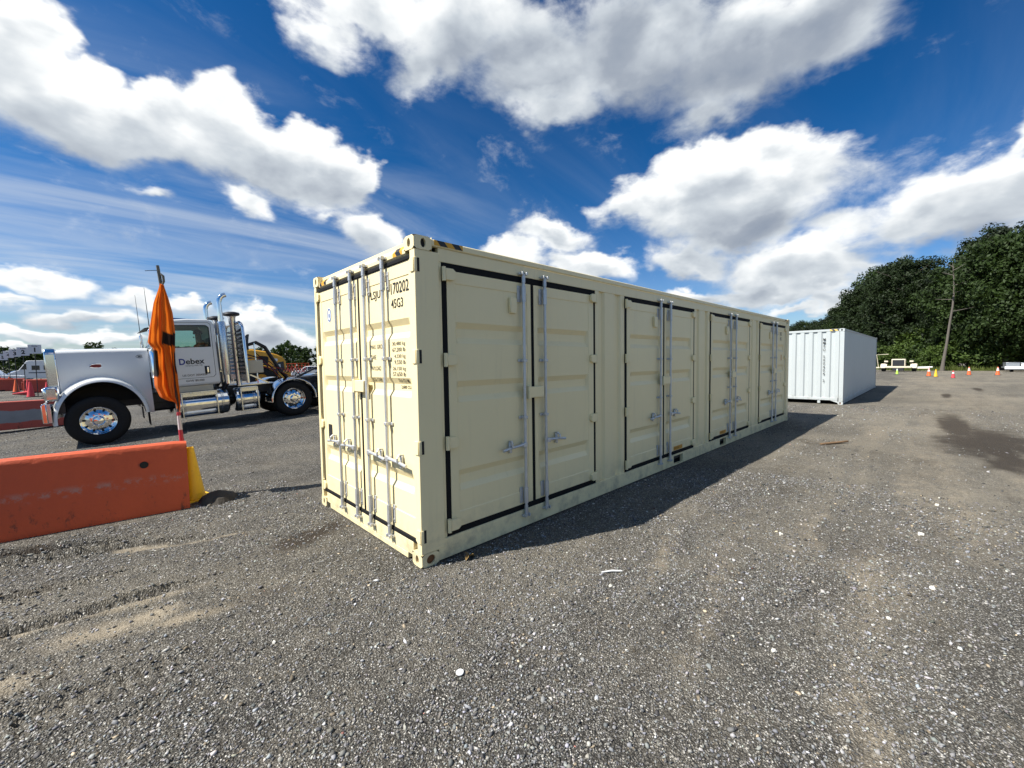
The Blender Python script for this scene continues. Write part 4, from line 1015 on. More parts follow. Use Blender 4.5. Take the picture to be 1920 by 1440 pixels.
# intake risers with mushroom caps behind the cab
for w, s in ((.55, 2.98), (1.95, 2.86)):
    ri = MB().lathe([(.07, 1.05), (.07, 2.80), (.085, 2.86), (.09, 3.0), (.11, 3.06)], (s, w, 0), 'z', 18).build('intake_riser', ALU, T)
    MB().lathe([(.10, 3.05), (.195, 3.075), (.21, 3.11), (.195, 3.15), (.10, 3.18), (.0005, 3.185)], (s, w, 0), 'z', 22).build('mushroom_cap', DARKSTEEL, ri)
# headache rack behind: chrome hoop and louvred sheet
rk = MB().tube([(3.16, .30, 1.12), (3.16, .30, 2.72), (3.14, .33, 2.82), (3.12, .42, 2.87), (3.12, 2.04, 2.87), (3.14, 2.13, 2.82), (3.16, 2.16, 2.72), (3.16, 2.16, 1.12)], .045, 12).build('cab_guard', CHROME, T, smooth=50)
box('guard_sheet', (3.13, 3.145, .35, 2.11, 1.2, 2.82), ALU, rk)
for k in range(12): MB().add([(3.126, .36, 1.42+k*.115), (3.126, 2.10, 1.42+k*.115), (3.075, 2.10, 1.37+k*.115), (3.075, .36, 1.37+k*.115)], [(0, 1, 2, 3)]).build('louvre', DARKSTEEL, rk, solid=.006)
for k in range(6): box('guard_shelf', (2.98, 3.12, .30, .36, 1.5+k*.2, 1.53+k*.2), DARKSTEEL, rk)
box('side_box', (3.22, 3.62, .42, .80, 1.38, 1.76), CREAM, T, .02)
MB().prism([(3.20, 1.35), (3.27, 1.35), (3.75, 1.06), (3.68, 1.06)], .36, .41, 'y').build('brace', ALU, T)
MB().prism([(2.95, 1.03), (3.9, 1.03), (3.9, 1.06), (2.95, 1.06)], .62, 1.84, 'y').build('deck_plate', ALU, T)
# fuel tanks with steps
def tank(s0, s1, near):
    w = .40 if near else 2.06; z = .665; r = .335
    t = MB().lathe([(.0005, s0-.02), (r*.7, s0-.018), (r-.03, s0), (r, s0+.035), (r, s1-.035), (r-.03, s1), (r*.7, s1+.018), (.0005, s1+.02)], (0, w, z), 'x', 36).build('fuel_tank', CHROME, T, smooth=40)
    for s in (s0+.16, s1-.16): MB().lathe([(r+.006, s-.03), (r+.012, s-.025), (r+.012, s+.025), (r+.006, s+.03)], (0, w, z), 'x', 36).build('tank_strap', ALU, t)
    return t
for near in (True, False):
    sg = -1 if near else 1; wo = .02 if near else 2.44; wi = .42 if near else 2.04
    for (s0, s1) in ((1.45, 2.62), (2.78, 3.38)):
        t = tank(s0, s1, near)
        st = box('step', (s0+.10, s1-.28 if s1-s0 > 1 else s1-.06, *sorted((wo, wo-sg*.26)), .985, 1.015), ALU, t, .004)
        e0, e1 = s0+.10, (s1-.28 if s1-s0 > 1 else s1-.06)
        for e in (e0, e1-.03): box('step_bracket', (e, e+.03, *sorted((wo, wo-sg*.03)), .345, .984), ALU, t, .004)
        box('step', (e0+.031, e1-.031, *sorted((wo, wo-sg*.20)), .345, .375), ALU, t, .004)
        box('step_edge', (e0+.031, e1-.031, *sorted((wo, wo-sg*.012)), .90, .984), ALU, t, .002)
    box('cab_skirt', (1.30, 2.30, *sorted((YN+.03 if near else YF-.03, YN+.02 if near else YF-.02)), 1.02, 1.165), CREAM, T)
    # full fender over the first drive axle
    y0, y1 = (WN-.03, .63) if near else (WF+.03, 1.83)
    for sc_ in (4.27, 5.60):
        def rf(u, v):
            a = math.pi*(1.02-1.04*u); lat = [(0, -.035), (.03, 0), (.5, .012), (1, 0)]; f = v*3; i = min(int(f), 2); t = f-i
            dr = lat[i][1]*(1-t)+lat[i+1][1]*t; q = lat[i][0]*(1-t)+lat[i+1][0]*t
            rr = .635+dr
            return (sc_+rr*math.cos(a), y0+(y1-y0)*q, .53+rr*math.sin(a)*.98)
        fo = MB().grid(rf, 26, 3).build('drive_fender', CHROME, T, smooth=45, solid=.008)
        MB().tube([(sc_+.628*math.cos(a), y0, .53+.628*.98*math.sin(a)) for a in [math.pi*(1.02-1.04*k/26) for k in range(27)]], .014, 8).build('fender_trim', CHROME, fo)
# fifth wheel, air lines
MB().lathe([(.0005, 1.14), (.46, 1.14), (.48, 1.12), (.48, 1.07), (.0005, 1.06)], (5.0, 1.23, 0), 'z', 28).build('fifth_wheel', DARKSTEEL, T)
box('fifth_wheel_mount', (4.6, 5.4, .86, 1.60, 1.021, 1.06), DARKSTEEL, T)
def arcpts(p, q, h, n=14): return [tuple(Vector(p).lerp(Vector(q), k/n)+Vector((0, 0, h*4*(k/n)*(1-k/n)))) for k in range(n+1)]
MB().tube([(3.25, .95, 1.5), (3.22, .95, 1.9), (3.35, .95, 2.22), (3.62, .95, 2.30), (3.85, .96, 2.15), (4.05, .98, 1.75), (4.25, 1.0, 1.35), (4.45, 1.05, 1.12)], .055, 10).build('hose_loom', HOSE, T, smooth=60)
for k, (mt, w, h) in enumerate(((HOSE, .85, .22), (HOSER, 1.05, .30), (HOSEB, 1.2, .26), (HOSE, 1.3, .40), (HOSER, .78, .1))):
    MB().tube(arcpts((3.24, w, 1.95-.08*k), (4.1+.12*k, w+.06, 1.12), h), .013, 6).build('air_hose', mt, T)
pg = MB().tube([(3.55, .88, 1.06), (3.55, .88, 2.28)], .018, 8).build('hose_pole', CHROME, T)
for k, (mt, w, s0) in enumerate(((HOSE, .75, 4.05), (HOSER, .9, 4.35), (HOSE, 1.02, 4.6))):
    cp = [(s0+.62*q/60+.0, w+.055*math.sin(q*.75), 1.36+.03*math.sin(q/9)+.055*math.cos(q*.75)) for q in range(61)]
    MB().tube([(3.56, .88, 2.0), (3.9, w, 1.55)]+cp, .010, 5).build('coiled_hose', mt, T)
MB().tube([(4.6, .9, 1.10), (5.3, .9, 1.40), (6.2, .9, 1.56)], .035, 8).build('boom_bar', DARKSTEEL, T)
box('tail_frame', (6.3, 6.38, .6, 1.86, .72, 1.06), DARKSTEEL, T, .01)
# under-body
MB().tube([(1.6, .95, .62), (3.0, .95, .62)], .13, 12).build('air_tank', DARKSTEEL, T)
box('gearbox', (.9, 2.2, .95, 1.5, .55, .95), DARKSTEEL, T, .06)
MB().tube([(2.2, 1.23, .72), (4.2, 1.23, .62)], .06, 10).build('driveshaft', DARKSTEEL, T)
# air cleaner canister beside the cab
MB().lathe([(.0005, 1.42), (.14, 1.43), (.165, 1.47), (.165, 2.08), (.14, 2.13), (.05, 2.15), (.05, 2.25), (.0005, 2.26)], (1.20, .10, 0), 'z', 22).build('air_cleaner', CHROME, T)
MB().tube([(1.20, .2, 1.8), (1.20, .42, 1.8)], .05, 8).build('air_cleaner_duct', CHROME, T)

# ------------------------------------------------------------------ the driver
SKIN = mat('skin', (.38, .22, .15), .55); VEST = mat('orange work vest', (.75, .10, .03), .75, bump=.3, bscale=30); HAIR = mat('dark hair', (.02, .015, .012), .6)
CAPM = mat('dark cap', (.03, .035, .05), .7)
def skin_body(name, joints, edges, mat_, parent=None, root=0, sub=2):
    me = bpy.data.meshes.new(name); me.from_pydata([j[0] for j in joints], edges, []); me.materials.append(mat_)
    o = bpy.data.objects.new(name, me); COL.objects.link(o)
    if parent is not None: o.parent = parent
    m = o.modifiers.new('skin', 'SKIN'); sv = me.skin_vertices[0].data
    for k, j in enumerate(joints): sv[k].radius = j[1]; sv[k].use_root = (k == root)
    m.use_smooth_shade = True
    s = o.modifiers.new('smooth', 'SUBSURF'); s.levels = sub; s.render_levels = sub
    return o
Mt = T.matrix_basis.copy()
dr = thing('person', 'person in an orange work vest seated at the wheel of the white truck', 'person', (0, 0, 0))
dr.matrix_world = T.matrix_basis
J = [((2.20, .67, 1.77), (.15, .17)), ((2.22, .67, 1.95), (.13, .16)), ((2.23, .67, 2.14), (.13, .19)), ((2.22, .67, 2.27), (.07, .08)), ((2.19, .67, 2.38), (.055, .055)), ((2.17, .67, 2.47), (.085, .075)), ((2.16, .67, 2.58), (.095, .082)),
     ((2.20, .47, 2.20), (.075, .075)), ((2.06, .42, 1.98), (.055, .055)), ((1.80, .50, 2.03), (.042, .042)), ((1.70, .52, 2.07), (.035, .045)),
     ((2.20, .87, 2.20), (.075, .075)), ((2.06, .92, 1.98), (.055, .055)), ((1.80, .84, 2.03), (.042, .042)), ((1.70, .82, 2.07), (.035, .045)),
     ((2.00, .57, 1.76), (.09, .09)), ((1.72, .56, 1.74), (.065, .065)), ((1.58, .56, 1.42), (.05, .05)), ((1.50, .56, 1.29), (.045, .04)),
     ((2.00, .77, 1.76), (.09, .09)), ((1.72, .78, 1.74), (.065, .065)), ((1.58, .78, 1.42), (.05, .05)), ((1.50, .78, 1.29), (.045, .04))]
E_ = [(0, 1), (1, 2), (2, 3), (3, 4), (4, 5), (5, 6), (2, 7), (7, 8), (8, 9), (9, 10), (2, 11), (11, 12), (12, 13), (13, 14), (0, 15), (15, 16), (16, 17), (17, 18), (0, 19), (19, 20), (20, 21), (21, 22)]
skin_body('body', J, E_, SKIN, dr)
MB().lathe([(.0005, -.24), (.185, -.23), (.20, -.05), (.215, .12), (.17, .23), (.085, .28)], (2.215, .67, 2.03), 'z', 18).build('vest', VEST, dr)
MB().lathe([(.105, -.01), (.108, .03), (.09, .08), (.05, .11), (.0005, .12)], (2.165, .67, 2.575), 'z', 16).build('cap', CAPM, dr)
for w in (.52, .82):
    for k in range(4): MB().tube([(1.70, w-.03+k*.02, 2.08), (1.655, w-.03+k*.02, 2.085), (1.64, w-.03+k*.02, 2.055), (1.66, w-.03+k*.02, 2.035)], .009, 6).build('finger', SKIN, dr)
    MB().tube([(1.71, w-.05, 2.07), (1.67, w-.055, 2.05)], .010, 6).build('thumb', SKIN, dr)
MB().tube([(2.075, .67, 2.50), (2.055, .67, 2.475), (2.08, .67, 2.465)], .012, 6).build('nose', SKIN, dr)

# ------------------------------------------------------------------ barriers, cones, flag
def concrete_paint(name, col, bare=(.22, .21, .20), amount=.5, band=None):
    m = bpy.data.materials.new(name); m.use_nodes = True; t = NT(m.node_tree); b = m.node_tree.nodes['Principled BSDF']
    co = t.n('ShaderNodeTexCoord').outputs['Object']
    c = t.mix(t.noise(co, 1.6, 6, .65), tuple(x*.80 for x in col), tuple(min(1, x*1.12) for x in col))
    z = t.sep(co)[2]
    # scuffed line along the crease and pitted, dirty foot
    cr = t.math('MULTIPLY', t.smooth(t.math('ABSOLUTE', t.math('SUBTRACT', z, .42)), .085, .0), t.smooth(t.noise(co, 7, 9, .75), .47, .60))
    c = t.mix(t.math('MULTIPLY', cr, amount), c, bare)
    pit = t.math('MULTIPLY', t.smooth(t.noise(t.vec('MULTIPLY', co, (1, 1, .45)), 6, 8, .75), .56, .66), t.smooth(z, .50, .05))
    c = t.mix(t.math('MULTIPLY', pit, .75), c, (.055, .03, .02))
    if band:
        ed = t.math('MULTIPLY_ADD', t.noise(co, 2.2, 7, .65), .22, z)
        bm_ = t.math('MULTIPLY', t.smooth(ed, band[0], band[0]+.02), t.smooth(ed, band[1]+.02, band[1]))
        c = t.mix(bm_, c, t.mix(t.noise(co, 4, 6), (.20, .195, .19), (.33, .32, .31)))
    t.put(b.inputs['Base Color'], c); b.inputs['Roughness'].default_value = .62
    bp = t.n('ShaderNodeBump'); bp.inputs['Strength'].default_value = .5; bp.inputs['Distance'].default_value = .012
    t.put(bp.inputs['Height'], t.math('SUBTRACT', t.noise(co, 18, 6, .6), t.math('MULTIPLY', pit, .7))); t.put(b.inputs['Normal'], bp.outputs[0])
    return m
BAR_O = concrete_paint('orange painted concrete', (.56, .085, .022), amount=.6, bare=(.36, .27, .23))
BAR_R = concrete_paint('faded red painted concrete', (.46, .08, .05), band=(.32, .66), amount=.2)
PLAST = mat('red orange barrier plastic', (.42, .060, .028), .45, var=.18, vscale=2, dirt=.3)
def barrier(name, label, loc, rz, L, m, group=None, prof=None, hole=False, cat='barrier'):
    r = thing(name, label, cat, loc, rz, group)
    p = prof or [(-.25, 0), (-.25, .07), (-.175, .34), (-.105, .80), (-.085, .835), (-.05, .85), (.05, .85), (.085, .835), (.105, .80), (.175, .34), (.25, .07), (.25, 0)]
    mb = MB(); n = int(L/.12); ns = len(p); rr = random.Random(3)
    for k in range(n+1):
        x = -L/2+L*k/n; e = .012 if k in (0, n) else 0
        mb.v += [(x, u*(1-e*3)+rr.uniform(-.0008, .0008), max(0, v-e*(v > .5))+(rr.uniform(-.0008, .0008) if v > .01 else 0)) for u, v in p]
    mb.f = [(k*ns+i, k*ns+(i+1) % ns, (k+1)*ns+(i+1) % ns, (k+1)*ns+i) for k in range(n) for i in range(ns)]+[tuple(range(ns))[::-1], tuple(range(n*ns, (n+1)*ns))]
    o = mb.build('concrete_body', m, r, smooth=35)
    if hole:
        MB().lathe([(.045, -.1415), (.040, -.1405), (.038, -.130)], (hole, 0, .62), 'y', 20).build('lifting_hole_rim', m, r)
        MB().lathe([(.0005, -.1430), (.042, -.1425)], (hole, 0, .62), 'y', 20).build('lifting_hole', DARKHOLE, r)
    return r
ba = math.atan2(-.12, 1.57)
bL = 3.05
bc = Vector((-1.25, 3.53, 0))+Vector((math.cos(ba), math.sin(ba), 0))*(-bL/2)+Vector((-math.sin(ba), math.cos(ba), 0))*.25
barrier('concrete_barrier', 'orange concrete road barrier with scuffed face beside the yellow cone', (bc.x, bc.y, -.012), ba, bL, BAR_O, hole=bL/2-.42)
barrier('concrete_barrier', 'faded red concrete barrier with a bare grey band ahead of the truck', (-5.55, 16.45, -.01), R(10), 6.1, BAR_R)

CONE_Y = mat('yellow cone plastic', (.88, .50, .012), .45, dirt=.55, dirtcol=(.16, .10, .03), vscale=7)
CONE_P = mat('sun-faded red cone plastic', (.66, .055, .06), .5, var=.15); CONE_O = mat('orange cone plastic', (.78, .13, .03), .45)
CONE_G = mat('lime cone plastic', (.42, .70, .08), .45); CONE_W = mat('white reflective band', (.72, .72, .70), .4); BLKB = mat('black rubber base', (.02, .02, .02), .7)
CONE_Y2 = mat('bright yellow cone plastic', (.85, .48, .02), .45)
def cone(label, loc, h, m, bands=(), group=None, base=None, rz=0.0, rot=None, wide=.20, tip=.20):
    r = thing('traffic_cone', label, 'cone', loc, rz, group, rot)
    rb = h*wide
    t0 = .035
    MB().lathe([(rb, t0), (rb*.93, t0+h*.05), (rb*tip+.012, h-.02), (rb*tip+.008, h), (rb*tip-.004, h-.004), (rb*tip-.006, h*.9)], (0, 0, 0), 'z', 22).build('cone_body', m, r, smooth=40)
    w = rb*1.36
    MB().prism([(-w, -w*.7), (-w*.7, -w), (w*.7, -w), (w, -w*.7), (w, w*.7), (w*.7, w), (-w*.7, w), (-w, w*.7)], 0, t0, 'z').build('base', base or m, r, .006)
    for a, b in bands:
        def rad(z): return rb*.93+(rb*.20+.012-rb*.93)*((z-t0-h*.05)/(h*.95-t0-.02))
        MB().lathe([(rad(a*h)+.003, a*h), (rad(b*h)+.003, b*h)], (0, 0, 0), 'z', 22).build('reflective_band', CONE_W, r)
    return r
cone('dirty yellow traffic cone leaning beside the end of the orange barrier', (-1.16, 3.95, gz(-1.16, 3.95)-.01), .73, CONE_Y, wide=.185, rot=Euler((R(2), R(-3), .3), 'XYZ'), tip=.27)
MUD = mat('clump of damp soil', (.05, .042, .032), .95, var=.4, vscale=12, bump=.8, bscale=30)
mb = MB().lathe([(.0005, .13), (.10, .11), (.19, .06), (.24, -.02)], (0, 0, 0), 'z', 22)
mb.v = [(x*(1+.5*(fbm(np.array([x*9.]), np.array([y*9.]), 4, 3)[0]-.47)), y*(1+.5*(fbm(np.array([x*8.+3]), np.array([y*8.]), 9, 3)[0]-.47)), z*(1+.8*(fbm(np.array([x*12.]), np.array([y*12.]), 2, 3)[0]-.47))) for x, y, z in mb.v]
sb = mb.build('rubble_heap', MUD, None, smooth=25); sb.location = (-.93, 3.66, .0); tag(sb, 'dark heap of rubble at the foot of the yellow cone', 'rubble')

# orange flag tied to a leaning pole behind the barrier
POLE = mat('weathered grey pole', (.12, .115, .10), .7, var=.3); REDW = stripes('red and white pole tape', (.42, .03, .05), (.62, .58, .56), 2.6, (0, 0, 1.0))
FLAGM = bpy.data.materials.new('orange flag cloth'); FLAGM.use_nodes = True
ft = NT(FLAGM.node_tree); fb = FLAGM.node_tree.nodes['Principled BSDF']
fat = ft.n('ShaderNodeAttribute', attribute_name='dye').outputs['Color']
fco = ft.n('ShaderNodeTexCoord').outputs['Object']
fcol = ft.mix(ft.sep(fat)[0], ft.mix(ft.noise(fco, 5, 6, .65), (.70, .15, .010), (.86, .23, .025)), (.022, .014, .012))
ft.put(fb.inputs['Base Color'], fcol); fb.inputs['Roughness'].default_value = .8
ftr = ft.n('ShaderNodeBsdfTranslucent'); ft.put(ftr.inputs[0], fcol); fmx = ft.n('ShaderNodeMixShader'); fmx.inputs[0].default_value = .42
FLAGM.node_tree.links.new(fb.outputs[0], fmx.inputs[1]); FLAGM.node_tree.links.new(ftr.outputs[0], fmx.inputs[2]); FLAGM.node_tree.links.new(fmx.outputs[0], FLAGM.node_tree.nodes['Material Output'].inputs[0])
fl = thing('flag', 'frayed orange flag with black stripes hanging from a leaning pole behind the barrier', 'flag', (-1.20, 4.02, 0))
FE = Vector((.996, -.092, 0)); FN = Vector((-.092, -.996, 0))
def fpt(a, d, z): q = FE*a+FN*d; return (q.x, q.y, z)
MB().tube([fpt(-.052, 0, .84), fpt(-.075, 0, 1.22), fpt(-.176, 0, 2.888), fpt(-.20, 0, 3.137)], [.020, .019, .019, .017], 8).build('pole', POLE, fl)
MB().tube([fpt(.0, 0, 0), fpt(-.035, 0, .5), fpt(-.052, 0, .8395)], .023, 10).build('pole_foot', REDW, fl)
MB().tube([fpt(-.052, .03, .72), fpt(-.072, .03, 1.20)], [.026, .022], 10).build('tape_wrap', REDW, fl)
MB().tube([fpt(-.195, 0, 3.075), fpt(-.327, .02, 3.049)], .004, 5).build('wire', DARKSTEEL, fl)
MB().tube([fpt(-.175, .02, 3.03), fpt(-.150, .03, 3.0), fpt(-.145, .03, 2.93), fpt(-.165, .02, 2.88)], [.010, .016, .014, .012], 7).build('knot', POLE, fl)
FL_L = [(3.0, -.187), (2.894, -.187), (2.827, -.201), (2.635, -.259), (2.316, -.312), (2.12, -.335), (2.05, -.285), (1.95, -.284), (1.693, -.293), (1.562, -.300), (1.413, -.259), (1.349, -.183), (1.20, -.12)]
FL_R = [(3.0, -.15), (2.862, -.143), (2.719, -.11), (2.517, -.074), (2.252, -.057), (1.999, -.065), (1.835, -.064), (1.715, -.052), (1.505, -.049), (1.324, -.051), (1.18, -.069)]
def lerp_tab(tab, z):
    for (z0, a0), (z1, a1) in zip(tab, tab[1:]):
        if z >= z1: return a0+(a1-a0)*min(1, max(0, (z0-z)/(z0-z1)))
    return tab[-1][1]
nu_, nv_ = 44, 70
def flagpt(u, v):
    zt = 2.90-.02*u; zb = 1.40-.20*u**1.5
    z = zt+(zb-zt)*v
    a = lerp_tab(FL_L, z)*(1-u)+lerp_tab(FL_R, z)*u
    amp = .012+.060*min(1, v*1.6)
    d = amp*(math.sin(2*math.pi*(2.1*u+.22*math.sin(3*v+1)))+.45*math.sin(2*math.pi*(4.6*u-.5*v)+1.3))+.05*v*math.sin(5*v)*(u-.5)+.012*math.sin(31*v+9*u)*v
    a += .010*math.sin(2*math.pi*(2.1*u)+7*v)*v
    return fpt(a, d+.035+.045*min(1, v*6), z)
fm = MB().grid(flagpt, nu_, nv_)
fme = fm.mesh('cloth', 60, fix=False)
dye = fme.color_attributes.new('dye', 'FLOAT_COLOR', 'POINT')
for j in range(nv_+1):
    for i in range(nu_+1):
        u, v = i/nu_, j/nv_; z = fm.v[j*(nu_+1)+i][2]; k = 0.0
        if u > .50 and 2.29-.05*u > z > 2.13-.05*u: k = 1
        if u < .17 and 1.69 < z < 2.03: k = 1
        if u > .92 and 1.73 < z < 2.0: k = 1
        dye.data[j*(nu_+1)+i].color = (k, k, k, 1)
link('cloth', fme, FLAGM, fl)

# ------------------------------------------------------------------ yard clutter far left: signs, cones, plastic barriers
def sign_post(num, x, y, ztop, w=.60):
    z0 = gz(x, y)
    r = thing('lane_sign', 'white lane sign on a tall dark post bearing the number %s' % ('', 'one', 'two', 'three', 'four', 'five')[num], 'sign', (x, y, z0), R(95), 'numbered lane signs')
    h = ztop-z0
    MB().tube([(0, 0, 0), (0, 0, h-.05)], .022, 8).build('post', DARKSTEEL, r)
    MB().prism([(-.25, -.25), (.25, -.25), (.25, .25), (-.25, .25)], 0, .05, 'z').build('base', BLKB, r)
    b = box('board', (-.045, -.024, -w/2, w/2, h-w, h), STICKW, r, .004)
    lettering(str(num), .26, BLACK, b, (-.0465, 0, h-w*.78), (0, -1, 0), (0, 0, 1), .9, .05, 'CENTER')
    box('small_print', (-.0465, -.0455, -.13, .13, h-.12, h-.085), BLACK, b)
for num, x, y, zt in ((1, -5.64, 38.5, 3.45), (2, -6.60, 42.9, 3.42), (3, -7.55, 47.9, 3.44), (4, -8.67, 54.6, 3.48), (5, -9.62, 59.6, 3.36)): sign_post(num, x, y, zt)
g = 'red cones round the lane signs'
for lab, x, y, h, m in (('tall pinkish red cone at the foot of lane sign one', -5.95, 38.5, 1.02, CONE_P), ('red cone just behind the tallest pinkish cone', -6.55, 43.6, 1.05, CONE_P), ('red cone standing alone below lane sign three', -7.69, 48.6, 1.02, CONE_O),
                     ('pinkish red cone close ahead of the truck grille', -5.02, 36.2, 1.02, CONE_P), ('red cone with a pale collar in the row of red barriers', -9.6, 62.0, 1.1, CONE_O), ('small faded red cone at the far end of the barrier row', -11.6, 73.0, 1.05, CONE_P)):
    cone(lab, (x, y, gz(x, y)), h, m, bands=((.62, .74),) if 'collar' in lab else (), group=g, base=BLKB)
cone('red cone lying on its side below lane sign two', (-6.2, 41.6, gz(-6.2, 41.6)+.17), .9, CONE_P, group=g, base=BLKB, rot=Euler((0, R(-92), R(15)), 'XYZ'))
wb_prof = [(-.28, 0), (-.28, .12), (-.18, .42), (-.17, .98), (-.12, 1.05), (.12, 1.05), (.17, .98), (.18, .42), (.28, .12), (.28, 0)]
for i, (x, y, a, lab) in enumerate(((-4.15, 41.8, 8, 'red plastic barrier behind lane sign one'), (-6.1, 45.9, 6, 'red plastic barrier between lane signs one and two'), (-8.5, 52.5, 12, 'red plastic barrier between lane signs two and three'),
                                  (-10.6, 60.5, 4, 'red plastic barrier beyond lane sign four'), (-13.2, 66.0, 10, 'red plastic barrier beyond lane sign five'), (-2.2, 41.2, -3, 'red plastic barrier hidden in part by the truck grille'))):
    r = thing('plastic_barrier', lab, 'barrier', (x, y, gz(x, y)), R(a), 'red water-filled barriers')
    MB().prism(wb_prof, -.92, .92, 'x').build('barrier_body', PLAST, r, .03)
    for s in (-1, 1): box('end_lug', (min(s*.921, s*1.0), max(s*.921, s*1.0), -.08, .08, .2, .85), PLAST, r, .02)
    for s in (-.45, .45): MB().prism([(s-.18, .0), (s+.18, .0), (s+.18, .10), (s-.18, .10)], -.2815, -.2805, 'y').build('fork_slot', DARKHOLE, r)
    MB().tube([(0, 0, 1.05), (0, 0, 1.09)], .06, 10).build('filler_cap', BLKB, r)

# ------------------------------------------------------------------ parked vehicles
def vehicle(name, label, cat, loc, rz, paint, lower, green, belt, L, Wd, wheels, wr=.34, windows=(), extra=None):
    """lower, green: side profiles (x forward, z); wheels: x positions"""
    r = thing(name, label, cat, loc, rz)
    m = MB().prism(lower, -Wd/2, Wd/2, 'y')
    m.v = [(x, y*(1-.06*abs(x/(L/2))**4), z) for x, y, z in m.v]
    m.build('body', paint, r, .05)
    if green:
        m = MB().prism(green, -Wd/2*.97, Wd/2*.97, 'y'); zt = max(z for _, z in green)
        m.v = [(x, y*(1-.16*max(0, z-belt)/(zt-belt)), z) for x, y, z in m.v]; m.build('cabin', paint, r, .04)
        def lat(z): return Wd/2*.97*(1-.16*max(0, z-belt)/(zt-belt))
        for w in windows:
            for s in (-1, 1):
                MB().add([(x, s*(lat(z)+.006), z) for x, z in w], [tuple(range(len(w)))]).build('window', DGLASSY, r)
    for x in wheels:
        for s in (-1, 1):
            w0, w1 = (-Wd/2-.01, -Wd/2+.21) if s < 0 else (Wd/2-.21, Wd/2+.01)
            wheel(r, x, w0, w1, wr, wr, wr*.62, s, nuts=0, rim_mat=ALU, dish=.02)
            MB().lathe([(wr*1.12, w0+.02 if s < 0 else w1-.02), (wr*1.12, (w0+w1)/2)], (x, 0, wr), 'y', 20, 0, math.pi).build('wheel_arch', DARKHOLE, r)
    if extra: extra(r)
    return r
DGLASSY = mat('tinted window', (.015, .018, .02), .06, var=.1, coat=.5)
CARW = mat('white car paint', (.78, .78, .78), .25, coat=.6, var=.02); CARB = mat('navy car paint', (.02, .03, .08), .25, coat=.6, var=.05); SILV = mat('silver paint', (.45, .47, .49), .3, .6)
TAIL = mat('tail lamp', (.45, .02, .02), .3)
def car_lamps(xf_, xb, zf, zb, hw):
    def f(r):
        for s in (-1, 1):
            box('headlight', (xf_-.16, xf_, *sorted((s*(hw-.42), s*(hw-.06))), zf-.07, zf+.07), CLEARLENS, r, .02)
            box('tail_light', (xb, xb+.12, *sorted((s*(hw-.30), s*(hw-.04))), zb-.1, zb+.1), TAIL, r, .02)
        box('bumper', (xf_-.05, xf_+.04, -hw*.9, hw*.9, .28, .48), BLKB, r, .02)
    return f
suv_low = [(-2.3, .35), (-2.35, .75), (-2.25, 1.02), (.95, 1.05), (2.05, .92), (2.3, .72), (2.3, .35), (1.9, .28), (-1.9, .28)]
suv_gr = [(-2.22, 1.03), (-2.0, 1.62), (-1.7, 1.70), (.1, 1.68), (.45, 1.56), (1.05, 1.05)]
vehicle('parked_car', 'white sport utility car parked beside the white box trailer', 'car', (20.3, 67.2, 0), R(162), CARW, suv_low, suv_gr, 1.05, 4.7, 1.85, (1.42, -1.38), .36,
        [[(.05, 1.60), (.38, 1.52), (.82, 1.12), (.05, 1.10)], [(-.02, 1.10), (-.02, 1.60), (-.95, 1.61), (-.95, 1.10)], [(-1.02, 1.10), (-1.02, 1.61), (-1.72, 1.58), (-1.95, 1.14)]], car_lamps(2.3, -2.34, .80, .95, .92))
pk_low = [(-2.8, .50), (-2.85, 1.05), (-.75, 1.08), (1.0, 1.10), (2.55, 1.06), (2.8, .95), (2.8, .45), (2.3, .38), (-2.4, .42)]
pk_gr = [(-.72, 1.07), (-.62, 1.82), (-.4, 1.90), (.35, 1.88), (.55, 1.80), (1.15, 1.09)]
vehicle('pickup_truck', 'white pickup truck parked behind the far red barriers', 'pickup', (-13.6, 83.5, 0), R(-8), CARW, pk_low, pk_gr, 1.09, 5.6, 1.95, (1.8, -1.75), .40,
        [[(.2, 1.80), (.5, 1.72), (.92, 1.17), (.2, 1.15)], [(.12, 1.15), (.12, 1.80), (-.5, 1.80), (-.58, 1.15)]], car_lamps(2.8, -2.83, .85, .85, .97))
vehicle('parked_car', 'dark blue car parked between the pickup and the camper', 'car', (-14.6, 112, 0), R(200), CARB, suv_low, suv_gr, 1.05, 4.7, 1.85, (1.42, -1.38), .36,
        [[(.05, 1.60), (.38, 1.52), (.82, 1.12), (.05, 1.10)], [(-.02, 1.10), (-.02, 1.60), (-.95, 1.61), (-.95, 1.10)]], car_lamps(2.3, -2.34, .80, .95, .92))
rv_low = [(-3.4, .5), (-3.4, 3.1), (-3.3, 3.22), (.9, 3.25), (1.2, 3.15), (2.05, 1.75), (2.9, 1.38), (3.1, 1.2), (3.15, .5), (2.6, .42), (-3.0, .42)]
def rv_extra(r):
    for s in (-1, 1):
        y0, y1 = sorted((s*1.161, s*1.168))
        MB().prism([(1.20, 1.85), (1.86, 1.85), (1.35, 2.72), (1.20, 2.75)], y0, y1, 'y').build('cab_window', DGLASSY, r)
        for a in (-2.9, -1.5, -.2): MB().prism([(a, 1.75), (a+.85, 1.75), (a+.85, 2.45), (a, 2.45)], y0, y1, 'y').build('side_window', DGLASSY, r)
        box('stripe', (-3.3, 1.0, *sorted((s*1.161, s*1.166)), 1.25, 1.38), CARB, r)
    MB().add([(1.30, -1.0, 3.06), (1.30, 1.0, 3.06), (2.03, 1.0, 1.84), (2.03, -1.0, 1.84)], [(0, 1, 2, 3)]).build('windscreen', DGLASSY, r).location = (.05, 0, .03)
    box('roof_box', (-2.2, -1.2, -.5, .5, 3.26, 3.46), CARW, r, .05); car_lamps(3.15, -3.4, .85, .95, 1.05)(r)
